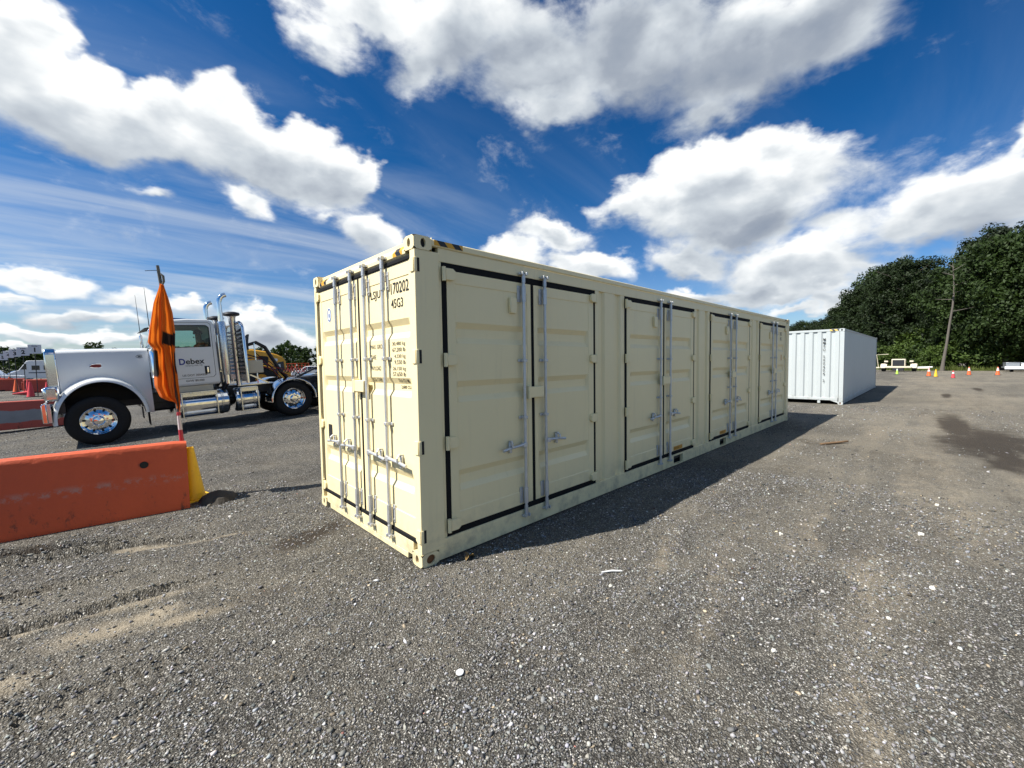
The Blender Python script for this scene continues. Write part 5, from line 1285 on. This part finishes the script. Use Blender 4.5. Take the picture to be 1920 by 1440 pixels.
vehicle('camper_van', 'white camper truck with sloping windscreen behind lane signs one and two', 'camper', (-10.6, 98, 0), R(172), CARW, rv_low, None, 2, 6.5, 2.32, (2.1, -1.9), .42, (), rv_extra)

# white box trailer
bt = thing('box_trailer', 'tall white box trailer with dark corner post beyond the truck', 'trailer', (23.2, 61.0, 0), R(-17))
box('box_body', (-2.9, 4.5, 0, 2.5, 1.0, 3.55), CARW, bt, .03)
for x in (-2.905, -1.0, 1.0, 3.0): box('wall_rib', (x, x+.08, -.02, .0, 1.02, 3.52), ALU, bt)
box('roof_rail', (-2.92, 4.52, -.03, .0, 3.50, 3.56), DARKSTEEL, bt)
for x in (2.2, 3.3):
    wheel(bt, x, .05, .30, .5, .5, .3, -1, nuts=0, rim_mat=ALU); wheel(bt, x, 2.2, 2.45, .5, .5, .3, 1, nuts=0, rim_mat=ALU)
box('chassis', (-2.5, 4.3, .7, 1.8, .75, .999), DARKSTEEL, bt); box('landing_leg', (-1.6, -1.45, .3, .45, 0, .999), DARKSTEEL, bt); box('landing_leg', (-1.6, -1.45, 2.0, 2.15, 0, .999), DARKSTEEL, bt)

# orange scissor lifts
LIFT = mat('orange machine paint', (.62, .09, .03), .4, dirt=.3)
def scissor_lift(label, x, y, rz, zp):
    r = thing('scissor_lift', label, 'scissor lift', (x, y, 0), rz, 'orange scissor lifts behind the truck')
    box('chassis', (-1.2, 1.2, -.55, .55, .22, .75), LIFT, r, .04)
    for sx in (-.85, .85):
        for s in (-1, 1): wheel(r, sx, *((-.62, -.42) if s < 0 else (.42, .62)), .28, .28, .16, s, nuts=0, rim_mat=LIFT, dish=.01)
    n = 3; hz_ = (zp-.78)/n
    for k in range(n):
        for s in (-1, 1):
            for d in (-1, 1): MB().tube([(-d*1.0, s*.42+d*.03, .78+k*hz_), (d*1.0, s*.42+d*.03, .78+(k+1)*hz_)], .045, 6).build('scissor_arm', LIFT, r)
    box('platform', (-1.2, 1.2, -.58, .58, zp, zp+.12), LIFT, r, .01)
    for yy in (-.56, .56):
        for zz in (.6, 1.1): MB().tube([(-1.18, yy, zp+zz), (1.18, yy, zp+zz)], .025, 6).build('guard_rail', LIFT, r)
        for xx in (-1.18, -.6, 0, .6, 1.18): MB().tube([(xx, yy, zp+.12), (xx, yy, zp+1.1)], .022, 6).build('rail_post', LIFT, r)
    for xx in (-1.18, 1.18):
        for zz in (.6, 1.1): MB().tube([(xx, -.56, zp+zz), (xx, .56, zp+zz)], .025, 6).build('guard_rail', LIFT, r)
        box('end_sheet', (xx-.01, xx+.01, -.5, .5, zp+.13, zp+.55), LIFT, r)
scissor_lift('orange scissor lift parked next to the white sport utility car', 18.9, 72.5, R(-20), 1.05)
scissor_lift('orange scissor lift parked behind the white box trailer', 24.6, 84.0, R(-10), 1.15)

# ------------------------------------------------------------------ yellow wheel loader behind the truck
YEL = mat('yellow machine paint', (.68, .34, .03), .38, var=.08, dirt=.3, dirtcol=(.25, .17, .07)); GREYM = mat('charcoal machine paint', (.035, .036, .038), .4)
Lo = thing('wheel_loader', 'yellow wheel loader with charcoal cab roof and sloping engine hood behind the truck', 'loader', (5.05, 31.1, .10), R(-14))
hp = [(-.6, 1.55), (-.6, 2.78), (.2, 2.88), (1.1, 2.72), (1.75, 2.50), (2.10, 2.30), (2.25, 2.05), (2.28, 1.45), (1.9, 1.30)]
MB().prism(hp, -1.0, 1.0, 'y').build('engine_hood', YEL, Lo, .07)
MB().prism([(-.55, 2.83), (.2, 2.935), (1.1, 2.775), (1.7, 2.57), (1.65, 2.55), (1.1, 2.70), (.2, 2.86), (-.55, 2.76)], -.55, .55, 'y').build('hood_top_panel', GREYM, Lo, .01)
MB().prism([(.65, 1.95), (1.18, 1.92), (1.20, 2.30), (1.12, 2.38), (.72, 2.42), (.62, 2.34)], -1.012, -.99, 'y').build('hood_grille', DARKHOLE, Lo)
MB().prism([(.60, 1.35), (1.20, 1.35), (1.20, 1.84), (.62, 1.86)], -1.012, -.99, 'y').build('hood_grille', DARKHOLE, Lo)
MB().prism([(1.62, 1.40), (2.18, 1.40), (2.12, 2.02), (1.78, 1.96), (1.62, 1.75)], -1.014, -.99, 'y').build('radiator_side', GREYM, Lo)
box('notice', (1.72, 1.92, -1.022, -1.0145, 1.50, 1.82), STICKW, Lo)
MB().prism([(1.35, 2.06), (1.75, 2.04), (1.75, 2.22), (1.35, 2.25)], -1.018, -1.0005, 'y').build('round_decal_plate', STICKW, Lo)
MB().lathe([(.0005, -1.023), (.085, -1.021), (.09, -1.0185)], (1.46, 0, 2.145), 'y', 20).build('round_decal', BLUEP, Lo)
box('counterweight', (1.7, 2.55, -1.1, 1.1, .75, 1.34), YEL, Lo, .08); box('rear_frame', (-1.4, 1.7, -.6, .6, .7, 1.54), GREYM, Lo, .03)
box('front_frame', (-3.6, -1.45, -.5, .5, .7, 1.6), YEL, Lo, .05)
cabp = [(-2.0, 1.6), (-.62, 1.6), (-.62, 3.05), (-.75, 3.12), (-1.75, 3.12), (-2.1, 2.6)]
MB().prism(cabp, -.80, .80, 'y').build('cab_glass', DGLASSY, Lo, .03)
MB().prism([(-2.2, 3.13), (-2.15, 3.28), (-1.9, 3.36), (-.55, 3.36), (-.25, 3.24), (-.1, 3.02), (-.3, 3.02), (-.55, 3.13)], -.95, .95, 'y').build('cab_roof', GREYM, Lo, .04)
for x in (-1.95, -.68):
    for s in (-1, 1): box('cab_pillar', (x, x+.09, *sorted((s*.79, s*.83)), 1.6, 3.12), GREYM, Lo, .01)
MB().prism([(-.28, 2.85), (.02, 2.85), (-.02, 3.3), (.06, 3.98), (-.10, 3.96), (-.24, 3.78), (-.30, 3.3)], -.12, .12, 'y').build('exhaust_stack', GREYM, Lo, .03)
for s in (-1, 1):
    a = MB().tube([(-1.9, s*.85, 3.05), (-1.2, s*1.25, 3.45)], .02, 6).build('mirror_arm', GREYM, Lo); box('mirror', (-1.28, -1.12, *sorted((s*1.14, s*1.36)), 3.42, 3.72), GREYM, a, .04)
    MB().tube([(-.45, s*.75, 3.3), (-.45, s*1.03, 3.32), (-.45, s*1.03, 1.6)], .022, 6).build('handrail', LIFT, Lo)
    for x in (-2.6, .75):
        w0, w1 = (-1.30, -.68) if s < 0 else (.68, 1.30)
        wheel(Lo, x, w0, w1, .78, .80, .36, s, nuts=0, rim_mat=YEL, dish=.08)
        MB().lathe([(.93, w0), (.96, (w0+w1)/2), (.93, w1)], (x, 0, .80), 'y', 16, R(15), R(165)).build('mudguard', YEL if x > 0 else GREYM, Lo, solid=.03)
    MB().prism([(-3.2, 1.5), (-3.0, 1.7), (-4.4, 1.1), (-4.9, .6), (-5.0, .35), (-4.7, .35)], *sorted((s*.42, s*.55)), 'y').build('lift_arm', YEL, Lo, .03)
MB().prism([(-5.0, .08), (-5.0, 1.25), (-5.1, 1.3), (-5.2, .3), (-6.0, .06), (-6.0, .04), (-5.1, .04)], -1.35, 1.35, 'y').build('bucket', GREYM, Lo, .02)
# ------------------------------------------------------------------ right: cones and low machinery by the wood
BND = ((.55, .70), (.78, .88))
for lab, x, y, h, m, b in (('lime green cone beside the cream machine', 55.0, .19, .58, CONE_G, ((.70, .95),)), ('orange cone with white collars standing behind the yellow cone', 50.5, -2.15, .78, CONE_O, BND), ('bright yellow cone without collars on the far side of the yard', 49.0, -2.60, .64, CONE_Y2, ()),
                   ('pinkish red cone with white top in front of the dead tree', 46.6, -3.60, .60, CONE_P, ((.60, .80),)), ('orange cone with white collars midway between dead tree and silver trailer', 55.1, -4.68, .74, CONE_O, BND), ('orange cone with white collars standing at the corner of the silver trailer', 55.0, -6.40, .74, CONE_O, BND)):
    cone(lab, (x, y, gz(x, y)), h, m, bands=b, group='cones along the yard edge', base=BLKB)
CRM = mat('cream machine paint', (.66, .58, .44), .5, dirt=.3, dirtcol=(.3, .25, .18))
eq = thing('wheeled_machine', 'low cream wheeled machine with a dark louvred box between two round fenders', 'machine', (66.5, .75, 0), R(-2))
bxo = box('radiator_box', (-.3, .5, -.62, .62, .62, 1.50), CRM, eq, .05)
box('louvre_panel', (-.325, -.301, -.52, .52, .66, 1.38), DARKSTEEL, bxo)
for k in range(6): box('louvre', (-.345, -.326, -.50, .50, .70+k*.11, .74+k*.11), GREYM, bxo)
box('chassis', (-.5, 1.8, -1.2, 1.2, .42, .62), CRM, eq, .04)
for s in (-1, 1):
    wheel(eq, .2, *((-1.55, -1.15) if s < 0 else (1.15, 1.55)), .40, .40, .22, s, nuts=0, rim_mat=CRM, dish=.02)
    MB().lathe([(.48, s*1.05), (.52, s*1.2), (.52, s*1.55), (.46, s*1.62)], (.2, 0, .42), 'y', 16, 0, math.pi).build('fender', CRM, eq, solid=.02)
    box('lamp_box', (-.1, .1, *sorted((s*.95, s*1.3)), 1.12, 1.30), CRM, eq, .03); MB().tube([(0, s*1.12, .62), (0, s*1.12, 1.12)], .03, 6).build('lamp_stalk', DARKSTEEL, eq)
box('axle_box', (-.5, .3, -.5, .5, .10, .42), DARKSTEEL, eq, .03)
MB().tube([(.0, -1.5, .48), (.0, -2.9, .52)], .07, 8).build('draw_bar', CARW, eq); box('side_deck', (-.2, .8, -2.6, -1.62, .32, .43), CRM, eq, .03)
box('side_deck', (-.2, .8, 1.7, 3.2, .38, .52), CRM, eq, .03); MB().tube([(.6, 1.9, .5), (.6, 2.1, 2.05), (.6, 1.0, 2.10)], .03, 8).build('boom', CRM, eq)
tr = thing('utility_trailer', 'low silver trailer carrying pale boxes at the edge of the wood', 'trailer', (66.6, -8.75, 0), R(4))
box('deck', (-.9, .9, -1.55, 1.35, .42, .55), SILV, tr, .02)
for (y0, y1, h, mt) in ((.30, 1.25, .96, SILV), (-.60, .22, .92, CARW), (-1.5, -.68, 1.32, CARW)):
    b_ = box('load_box', (-.8, .8, y0, y1, .551, h), mt, tr, .03); box('load_box_lid', (-.83, .83, y0-.02, y1+.02, h+.001, h+.04), SILV, b_, .01)
for y in (-.75, .75): wheel(tr, 0, y-.12, y+.12, .30, .30, .18, -1, nuts=0, rim_mat=SILV, dish=.02)
box('side_rail', (-.93, -.90, -1.55, 1.35, .30, .60), CARW, tr, .01)

# ------------------------------------------------------------------ small things on the ground
WOOD = mat('weathered plank', (.16, .095, .045), .8, var=.35, vscale=9, bump=.5)
pk = MB().prism([(-.30, -.03), (.10, -.045), (.36, -.02), (.38, .012), (.05, .035), (-.28, .03)], 0, .03, 'z').build('wood_plank', WOOD, None, .006)
pk.location = (8.85, -1.55, gz(8.85, -1.55)+.01); pk.rotation_euler = (0, R(-3), R(-35)); tag(pk, 'split brown plank lying on the gravel past the container shadow', 'plank')
LEAF = mat('dry oak leaf', (.20, .13, .045), .7, var=.3); PAPER = mat('white litter', (.70, .69, .66), .7)
lf = MB().grid(lambda u, v: ((u-.5)*.13, (v-.5)*.075*(1+.5*math.sin(u*19))*math.sin(math.pi*max(.04, min(.96, u))), .03*math.sin(u*4)*(1+.6*math.cos(v*6))), 14, 6).build('dry_leaf', LEAF, None, smooth=60)
lf.location = (.42, -.13, gz(.42, -.13)+.012); lf.rotation_euler = (0, 0, R(20)); tag(lf, 'curled dry brown leaf on the gravel along the beige container', 'leaf')
ds = MB().lathe([(.0005, .005), (.017, .006), (.020, .008), (.023, .005), (.022, 0)], (0, 0, 0), 'z', 20).build('bottle_cap', PAPER, None)
ds.location = (-.50, -1.22, gz(-.50, -1.22)+.008); ds.rotation_euler = (R(6), R(-4), 0); tag(ds, 'flat white round cap lying on the open gravel', 'cap')
wk = MB().tube([(-.09, 0, .0), (.0, .006, .006), (.09, 0, .003)], [.006, .008, .006], 6).build('white_stick', PAPER, None)
wk.location = (1.12, -1.20, gz(1.12, -1.20)+.012); wk.rotation_euler = (0, 0, R(-40)); tag(wk, 'thin white stick lying on the gravel in the sun', 'stick')
rr = random.Random(12)
STONE_W = mat('pale stone', (.60, .57, .50), .8, var=.2, vscale=30, bump=.4)
for x, y, s in ((.98, -2.44, .030), (-.06, -2.2, .016), (.35, -1.8, .02), (1.9, -2.9, .022), (2.6, -3.1, .03), (3.0, -2.0, .028), (-1.75, .42, .02), (-1.2, -.15, .022), (3.9, -3.0, .04), (5.2, -3.1, .04)):
    mb = MB().lathe([(.0005, -.5), (.55, -.42), (.95, -.1), (.9, .25), (.5, .5), (.0005, .55)], (0, 0, 0), 'z', 9)
    s *= .62; mb.v = [tuple(Vector(p)*rr.uniform(.7, 1.25)*s) for p in mb.v]
    o = mb.build('pale_stone', STONE_W, None, smooth=0); o.location = (x, y, gz(x, y)+s*.3); o.rotation_euler = (rr.random(), rr.random(), rr.random()*6)
    tag(o, 'single pale stone lying loose among the grey gravel %s' % ('toward the wet dark patch' if x > 2.8 else 'by the tyre ruts' if x < -1 else 'out in the open yard'), 'stone', 'pale stones among the gravel')

# ------------------------------------------------------------------ the wood on the right
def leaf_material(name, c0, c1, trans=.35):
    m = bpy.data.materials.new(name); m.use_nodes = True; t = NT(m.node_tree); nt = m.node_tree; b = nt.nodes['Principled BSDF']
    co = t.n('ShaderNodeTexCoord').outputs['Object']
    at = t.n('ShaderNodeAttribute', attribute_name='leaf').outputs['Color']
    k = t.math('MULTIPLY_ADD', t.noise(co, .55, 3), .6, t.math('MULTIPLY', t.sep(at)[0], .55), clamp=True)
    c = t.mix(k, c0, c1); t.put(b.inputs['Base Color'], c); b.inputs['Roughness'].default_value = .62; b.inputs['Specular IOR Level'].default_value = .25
    tr = t.n('ShaderNodeBsdfTranslucent'); t.put(tr.inputs[0], t.vec('MULTIPLY', c, (1.2, 1.25, .6)))
    mx = t.n('ShaderNodeMixShader'); mx.inputs[0].default_value = trans
    nt.links.new(b.outputs[0], mx.inputs[1]); nt.links.new(tr.outputs[0], mx.inputs[2]); nt.links.new(mx.outputs[0], nt.nodes['Material Output'].inputs[0])
    return m
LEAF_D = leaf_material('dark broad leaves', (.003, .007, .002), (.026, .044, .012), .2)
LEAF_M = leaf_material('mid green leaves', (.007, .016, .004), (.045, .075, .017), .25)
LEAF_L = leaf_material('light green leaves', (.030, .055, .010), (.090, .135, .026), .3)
LEAF_P = leaf_material('pine needles', (.005, .011, .005), (.022, .034, .014), .12)
BARK = mat('grey brown bark', (.055, .045, .036), .9, var=.35, vscale=6, bump=.7, bscale=25); DEADW = mat('bleached dead wood', (.115, .10, .082), .85, var=.25, vscale=4, bump=.5)
def leaf_mesh(name, centres, radii, per, size, seed, material, flat=.0, squash=.8):
    rs = np.random.RandomState(seed); cs = np.repeat(np.array(centres), per, 0); rad = np.repeat(np.array(radii), per)
    n = len(cs); d = rs.normal(size=(n, 3)); d /= np.linalg.norm(d, axis=1)[:, None]
    rr = rad*rs.rand(n)**.45
    P = cs+d*rr[:, None]*np.array([1, 1, squash])
    nrm = d*.7+rs.normal(size=(n, 3))*.7+np.array([0, 0, .45+flat]); nrm /= np.linalg.norm(nrm, axis=1)[:, None]
    a = np.cross(nrm, rs.normal(size=(n, 3))); a /= np.linalg.norm(a, axis=1)[:, None]; b = np.cross(nrm, a)
    s = size*rs.uniform(.55, 1.35, n)
    a *= s[:, None]; b *= (s*rs.uniform(.45, .8, n))[:, None]
    V = np.stack([P-a, P+b*.8-a*.1, P+a, P-b*.8+a*.1], 1).reshape(-1, 3)
    me = bpy.data.meshes.new(name); me.vertices.add(4*n); me.vertices.foreach_set('co', V.astype(np.float32).ravel())
    me.loops.add(4*n); me.loops.foreach_set('vertex_index', np.arange(4*n, dtype=np.int32))
    me.polygons.add(n); me.polygons.foreach_set('loop_start', np.arange(0, 4*n, 4, dtype=np.int32)); me.update()
    at = me.color_attributes.new('leaf', 'FLOAT_COLOR', 'POINT'); v = np.repeat(np.clip(rs.rand(n)*.8+.2*np.repeat(rs.rand(len(centres)), per), 0, 1), 4)
    at.data.foreach_set('color', np.stack([v, v, v, np.ones_like(v)], -1).astype(np.float32).ravel())
    me.materials.append(material); return me
def tree_parts(seed, H, Rr, kind):
    """trunk with limbs and a crown of leaf clumps, unit tree of height H"""
    q = random.Random(seed)
    tr = MB(); lean = (q.uniform(-.4, .4), q.uniform(-.4, .4))
    spine = [(lean[0]*k/8*1.2+q.uniform(-.1, .1), lean[1]*k/8*1.2+q.uniform(-.1, .1), H*.90*k/8) for k in range(9)]; spine[0] = (0, 0, -.2)
    r0 = .018*H+.05
    tr.tube(spine, [r0*(1-.10*k) if k else r0*1.4 for k in range(9)], 9)
    cs, rad = [], []
    if kind == 'pine':
        for k in range(30):
            t = .42+.56*(k/29); a = q.uniform(0, 6.28); L = Rr*(1.05-(t-.42)*1.15)*q.uniform(.55, 1.1)
            z = H*t; sp = Vector(spine[min(8, int(t/.9*8))]); tip = Vector((sp.x+L*math.cos(a), sp.y+L*math.sin(a), z+L*.15))
            tr.tube([(sp.x, sp.y, z-L*.1), tuple(tip)], [.05, .015], 5)
            for w in (.55, .8, 1.0):
                c = Vector((sp.x, sp.y, z)).lerp(tip, w); cs.append((c.x, c.y, c.z+.15)); rad.append(q.uniform(.55, .95))
        cs.append((spine[8][0], spine[8][1], H*.97)); rad.append(.7)
    else:
        nb = 13
        for k in range(nb):
            t = .28+.60*k/nb; a = k*2.4+q.uniform(-.4, .4); i = min(7, int(t/.9*8)); s = Vector(spine[i]); L = Rr*q.uniform(.55, .85)
            mid = s+Vector((math.cos(a)*L*.5, math.sin(a)*L*.5, L*.30)); tip = s+Vector((math.cos(a)*L, math.sin(a)*L, L*.55))
            tr.tube([tuple(s), tuple(mid), tuple(tip)], [r0*.35, r0*.2, .02], 5)
        n = 74
        for k in range(n):
            u = (k+.5)/n; ph = k*2.39996; zz = 1-1.86*u; rr_ = math.sqrt(max(0, 1-zz*zz))
            f = q.uniform(.55, 1.15)
            fz = .60 if zz > 0 else .56
            x = Rr*rr_*math.cos(ph)*f; y = Rr*rr_*math.sin(ph)*f; z = H*(.54+.42*zz*q.uniform(.85, 1.03))
            cs.append((x+lean[0]*.8, y+lean[1]*.8, z)); rad.append(q.uniform(.6, 1.35))
        for k in range(10): cs.append((q.uniform(-.4, .4)*Rr, q.uniform(-.4, .4)*Rr, H*q.uniform(.35, .8))); rad.append(1.6)
    return tr, cs, rad
TREE_PROTO = []
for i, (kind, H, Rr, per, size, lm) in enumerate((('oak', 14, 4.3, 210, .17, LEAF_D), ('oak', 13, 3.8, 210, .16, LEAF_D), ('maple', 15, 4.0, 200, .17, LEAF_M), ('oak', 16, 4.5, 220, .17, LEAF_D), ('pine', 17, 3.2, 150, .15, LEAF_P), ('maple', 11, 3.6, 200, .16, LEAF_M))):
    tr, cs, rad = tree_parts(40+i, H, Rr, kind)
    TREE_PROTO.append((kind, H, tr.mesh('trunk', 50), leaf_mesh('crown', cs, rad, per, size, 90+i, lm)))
    TREE_PROTO[-1][2].materials.append(BARK)
TREES = [(141.1, 27.4, 11.8), (131.0, 21.8, 10.9), (123.2, 17.2, 12.2), (109.4, 11.9, 13.4), (99.6, 8.4, 13.8), (94.8, 5.9, 15.9), (88.7, 3.2, 14.6), (83.5, 1.2, 15.6), (81.5, -0.8, 13.8), (79.1, -2.5, 14.3), (76.9, -3.8, 13.3), (76.2, -5.4, 15.8), (74.9, -6.6, 16.1), (72.9, -7.9, 15.7), (70.6, -8.9, 15.4), (68.7, -9.7, 16.0), (67.0, -10.3, 15.3), (67.4, -11.3, 15.1), (67.8, -12.2, 14.4), (64.3, -12.7, 14.6), (63.8, -13.4, 14.6), (143.9, 26.8, 12.9), (132.9, 21.2, 10.8), (121.1, 15.1, 11.6), (108.8, 10.5, 14.2), (101.0, 7.4, 15.7), (94.2, 3.8, 16.4), (88.4, 1.8, 16.1), (85.2, -0.7, 15.6), (84.3, -2.7, 14.1), (81.5, -4.2, 13.6), (81.3, -5.7, 15.7), (77.2, -6.8, 15.0), (76.1, -8.4, 15.2), (76.5, -9.5, 15.9), (72.6, -10.3, 14.4), (73.4, -11.4, 14.9), (71.9, -12.2, 14.8), (69.2, -13.2, 14.7), (68.6, -14.3, 15.3), (145.8, 26.0, 12.6), (135.0, 20.0, 11.8), (120.0, 12.8, 15.1), (106.8, 8.3, 15.5), (100.3, 5.0, 17.6), (93.9, 2.2, 17.6), (92.9, -0.5, 16.3), (89.1, -3.3, 16.6), (86.2, -5.6, 16.3), (85.5, -7.3, 19.0), (81.4, -9.2, 17.9), (80.3, -11.0, 18.4), (78.9, -12.5, 17.8), (78.3, -13.8, 18.2), (77.2, -14.8, 17.8), (72.8, -15.5, 16.5)]
def by_what(x, y):
    a = math.degrees(math.atan2(y+3.1, x+1.9))
    for lim, w in ((5.1, 'behind the white container'), (2.1, 'behind the cream machine'), (0.0, 'between cream machine and dead trunk'), (-1.4, 'right behind the dead trunk'), (-3.2, 'between dead trunk and silver trailer')):
        if a > lim: return w
    return 'behind the silver trailer'
def tree_label(kind, row, x, y):
    k = {'oak': 'broad dark green tree', 'maple': 'mid green bushy tree', 'pine': 'tall dark pine'}[kind]
    return '%s %s %s' % (k, ('at the front of the wood', 'in the middle of the wood', 'at the back of the wood')[row], by_what(x, y))
q = random.Random(21)
for i, (x, y, H) in enumerate(TREES):
    if y < -8.5: x += 4.0
    if i in (4, 9, 12, 14, 33, 46, 48, 50): k = 4
    elif H < 12.6: k = q.choice((1, 0, 1))
    else: k = q.choice((0, 1, 2, 3, 3, 0, 5))
    kind, H0, tm, cm = TREE_PROTO[k]
    nm = {'oak': 'oak_tree', 'maple': 'leafy_tree', 'pine': 'pine_tree'}[kind]
    t = thing(nm, tree_label(kind, 0 if i < 21 else 1 if i < 40 else 2, x, y), 'tree', (x, y, -.05), q.uniform(0, 6.28), 'trees of the wood'); H *= q.uniform(.92, 1.04) if i < 21 else q.uniform(.88, 1.10); s = H/H0; t.scale = (s*q.uniform(.80, 1.08),)*2+(s,)
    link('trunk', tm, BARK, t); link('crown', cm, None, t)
# understorey bushes
BUSH = []
for i in range(3):
    q2 = random.Random(70+i); cs = []; rad = []; st = MB()
    for k in range(5):
        a = k*1.26; tip = (math.cos(a)*1.0, math.sin(a)*1.0, q2.uniform(1.2, 2.2)); st.tube([(0.05*math.cos(a), .05*math.sin(a), -.05), tip], [.05, .015], 5)
    for k in range(38):
        a = q2.uniform(0, 6.28); rr_ = 1.7*math.sqrt(q2.random()); h = q2.uniform(.25, 1.0)*3.2*(1-.30*(rr_/1.7)**2)
        cs.append((rr_*math.cos(a), rr_*math.sin(a), max(.3, h))); rad.append(q2.uniform(.45, .85))
    sm = st.mesh('stem', 50); sm.materials.append(BARK)
    BUSH.append((sm, leaf_mesh('foliage', cs, rad, 150, .13, 300+i, (LEAF_L, LEAF_M, LEAF_L)[i])))
for i, (x, y, H) in enumerate(((77.3, .6, 3.4), (77.4, -1.3, 4.4), (74.3, -2.2, 3.0), (74.4, -4.7, 4.2), (74.6, -5.9, 4.6), (74.7, -7.2, 5.0), (76.8, -8.7, 5.4), (76.2, -9.9, 4.8), (77.2, 2.4, 3.2), (74.9, -11.2, 4.4), (80.8, 3.9, 4.4), (84.5, 5.2, 4.2), (78.6, -6.4, 6.6), (79.0, -8.6, 7.0), (79.2, -1.0, 5.5), (90, 6.8, 4.6))):
    sm, fm_ = BUSH[i % 3]
    b = thing('bush', ('light green', 'mid green', 'light green')[i % 3]+' leafy bush '+('low' if H < 4.3 else 'tall')+' at the wood edge '+by_what(x, y), 'bush', (x, y, -.03), i*1.7, 'bushes at the wood edge')
    b.scale = (H/3.2*1.0,)*2+(H/3.2,); link('stem', sm, BARK, b); link('foliage', fm_, None, b)
# the bare dead trunk
dt = thing('dead_tree', 'bare leaning dead tree trunk with broken limbs before the green wood', 'tree', (69.6, -3.15, 0))
MB().tube([(0, .25, -.2), (0, .18, 1.0), (0, -.05, 3.2), (0, -.22, 5.5), (0, -.42, 7.6), (0, -.48, 9.4), (0, -.40, 11.2), (0, -.28, 12.6)], [.24, .16, .125, .11, .095, .08, .055, .022], 10).build('trunk', DEADW, dt)
for z, a, L, u in ((7.0, -1, 1.8, .35), (8.4, 1, 1.5, .2), (10.0, -1, 1.1, .4), (11.2, 1, 1.0, .5), (11.8, -1, .9, .6), (9.2, -1, .7, .1), (12.1, 1, .7, .7)):
    MB().tube([(0, -.42, z), (.1, -.42+a*L*.5, z+u*.5), (.05, -.42+a*L, z+u)], [.05, .03, .012], 5).build('limb', DEADW, dt)
# grass verge along the wood
rs = np.random.RandomState(8)
n = 9000
py = rs.uniform(-16, 9, n); px = 70.2+np.where(py > 1, (py-1)*2.2, 0)+rs.rand(n)**1.4*7.5+np.where(py < -7.3, 3.0, 0)
hh = rs.uniform(.15, .75, n)*(.5+.9*vnoise(px*.8, py*.8, 3)); an = rs.uniform(0, 6.28, n); wd = rs.uniform(.02, .05, n)
dx, dy = np.cos(an)*wd, np.sin(an)*wd; lx, ly = rs.normal(0, .15, n), rs.normal(0, .15, n)
V = np.stack([np.stack([px-dx, py-dy, 0*px-.02], -1), np.stack([px+dx, py+dy, 0*px-.02], -1), np.stack([px+lx, py+ly, hh], -1)], 1).reshape(-1, 3)
gm = bpy.data.meshes.new('grass'); gm.vertices.add(3*n); gm.vertices.foreach_set('co', V.astype(np.float32).ravel()); gm.loops.add(3*n); gm.loops.foreach_set('vertex_index', np.arange(3*n, dtype=np.int32))
gm.polygons.add(n); gm.polygons.foreach_set('loop_start', np.arange(0, 3*n, 3, dtype=np.int32)); gm.update()
at = gm.color_attributes.new('leaf', 'FLOAT_COLOR', 'POINT'); v = np.repeat(rs.rand(n), 3); at.data.foreach_set('color', np.stack([v, v, v, v*0+1], -1).astype(np.float32).ravel())
LEAF_G = leaf_material('verge grass', (.055, .080, .016), (.15, .18, .045), .3)
tag(link('grass', gm, LEAF_G, None), 'strip of uneven green grass and weeds at the foot of the wood', 'grass', kind='stuff')
# far wood closing the horizon, too far off to tell its trees apart
rs = np.random.RandomState(14); cs = []; rad = []
for k in range(900):
    a = R(rs.uniform(13, 140)); d = 190+rs.rand()**2*45
    if a < R(50): d += 40
    h = (5.0+4.2*vnoise(np.array([a*40.]), np.array([3.]), 6)[0]+2.5*rs.rand())*(1.0 if a < R(84) else .85)
    for z in np.linspace(.6, h, 4): cs.append((-1.9+d*math.cos(a)+rs.normal(0, .8), -3.1+d*math.sin(a)+rs.normal(0, .8), z)); rad.append(1.9*(1.15-.45*z/h))
tag(link('distant_wood', leaf_mesh('distant_wood', cs, rad, 22, .75, 15, LEAF_M), None), 'low line of green woodland far behind the yard', 'woodland', kind='stuff')
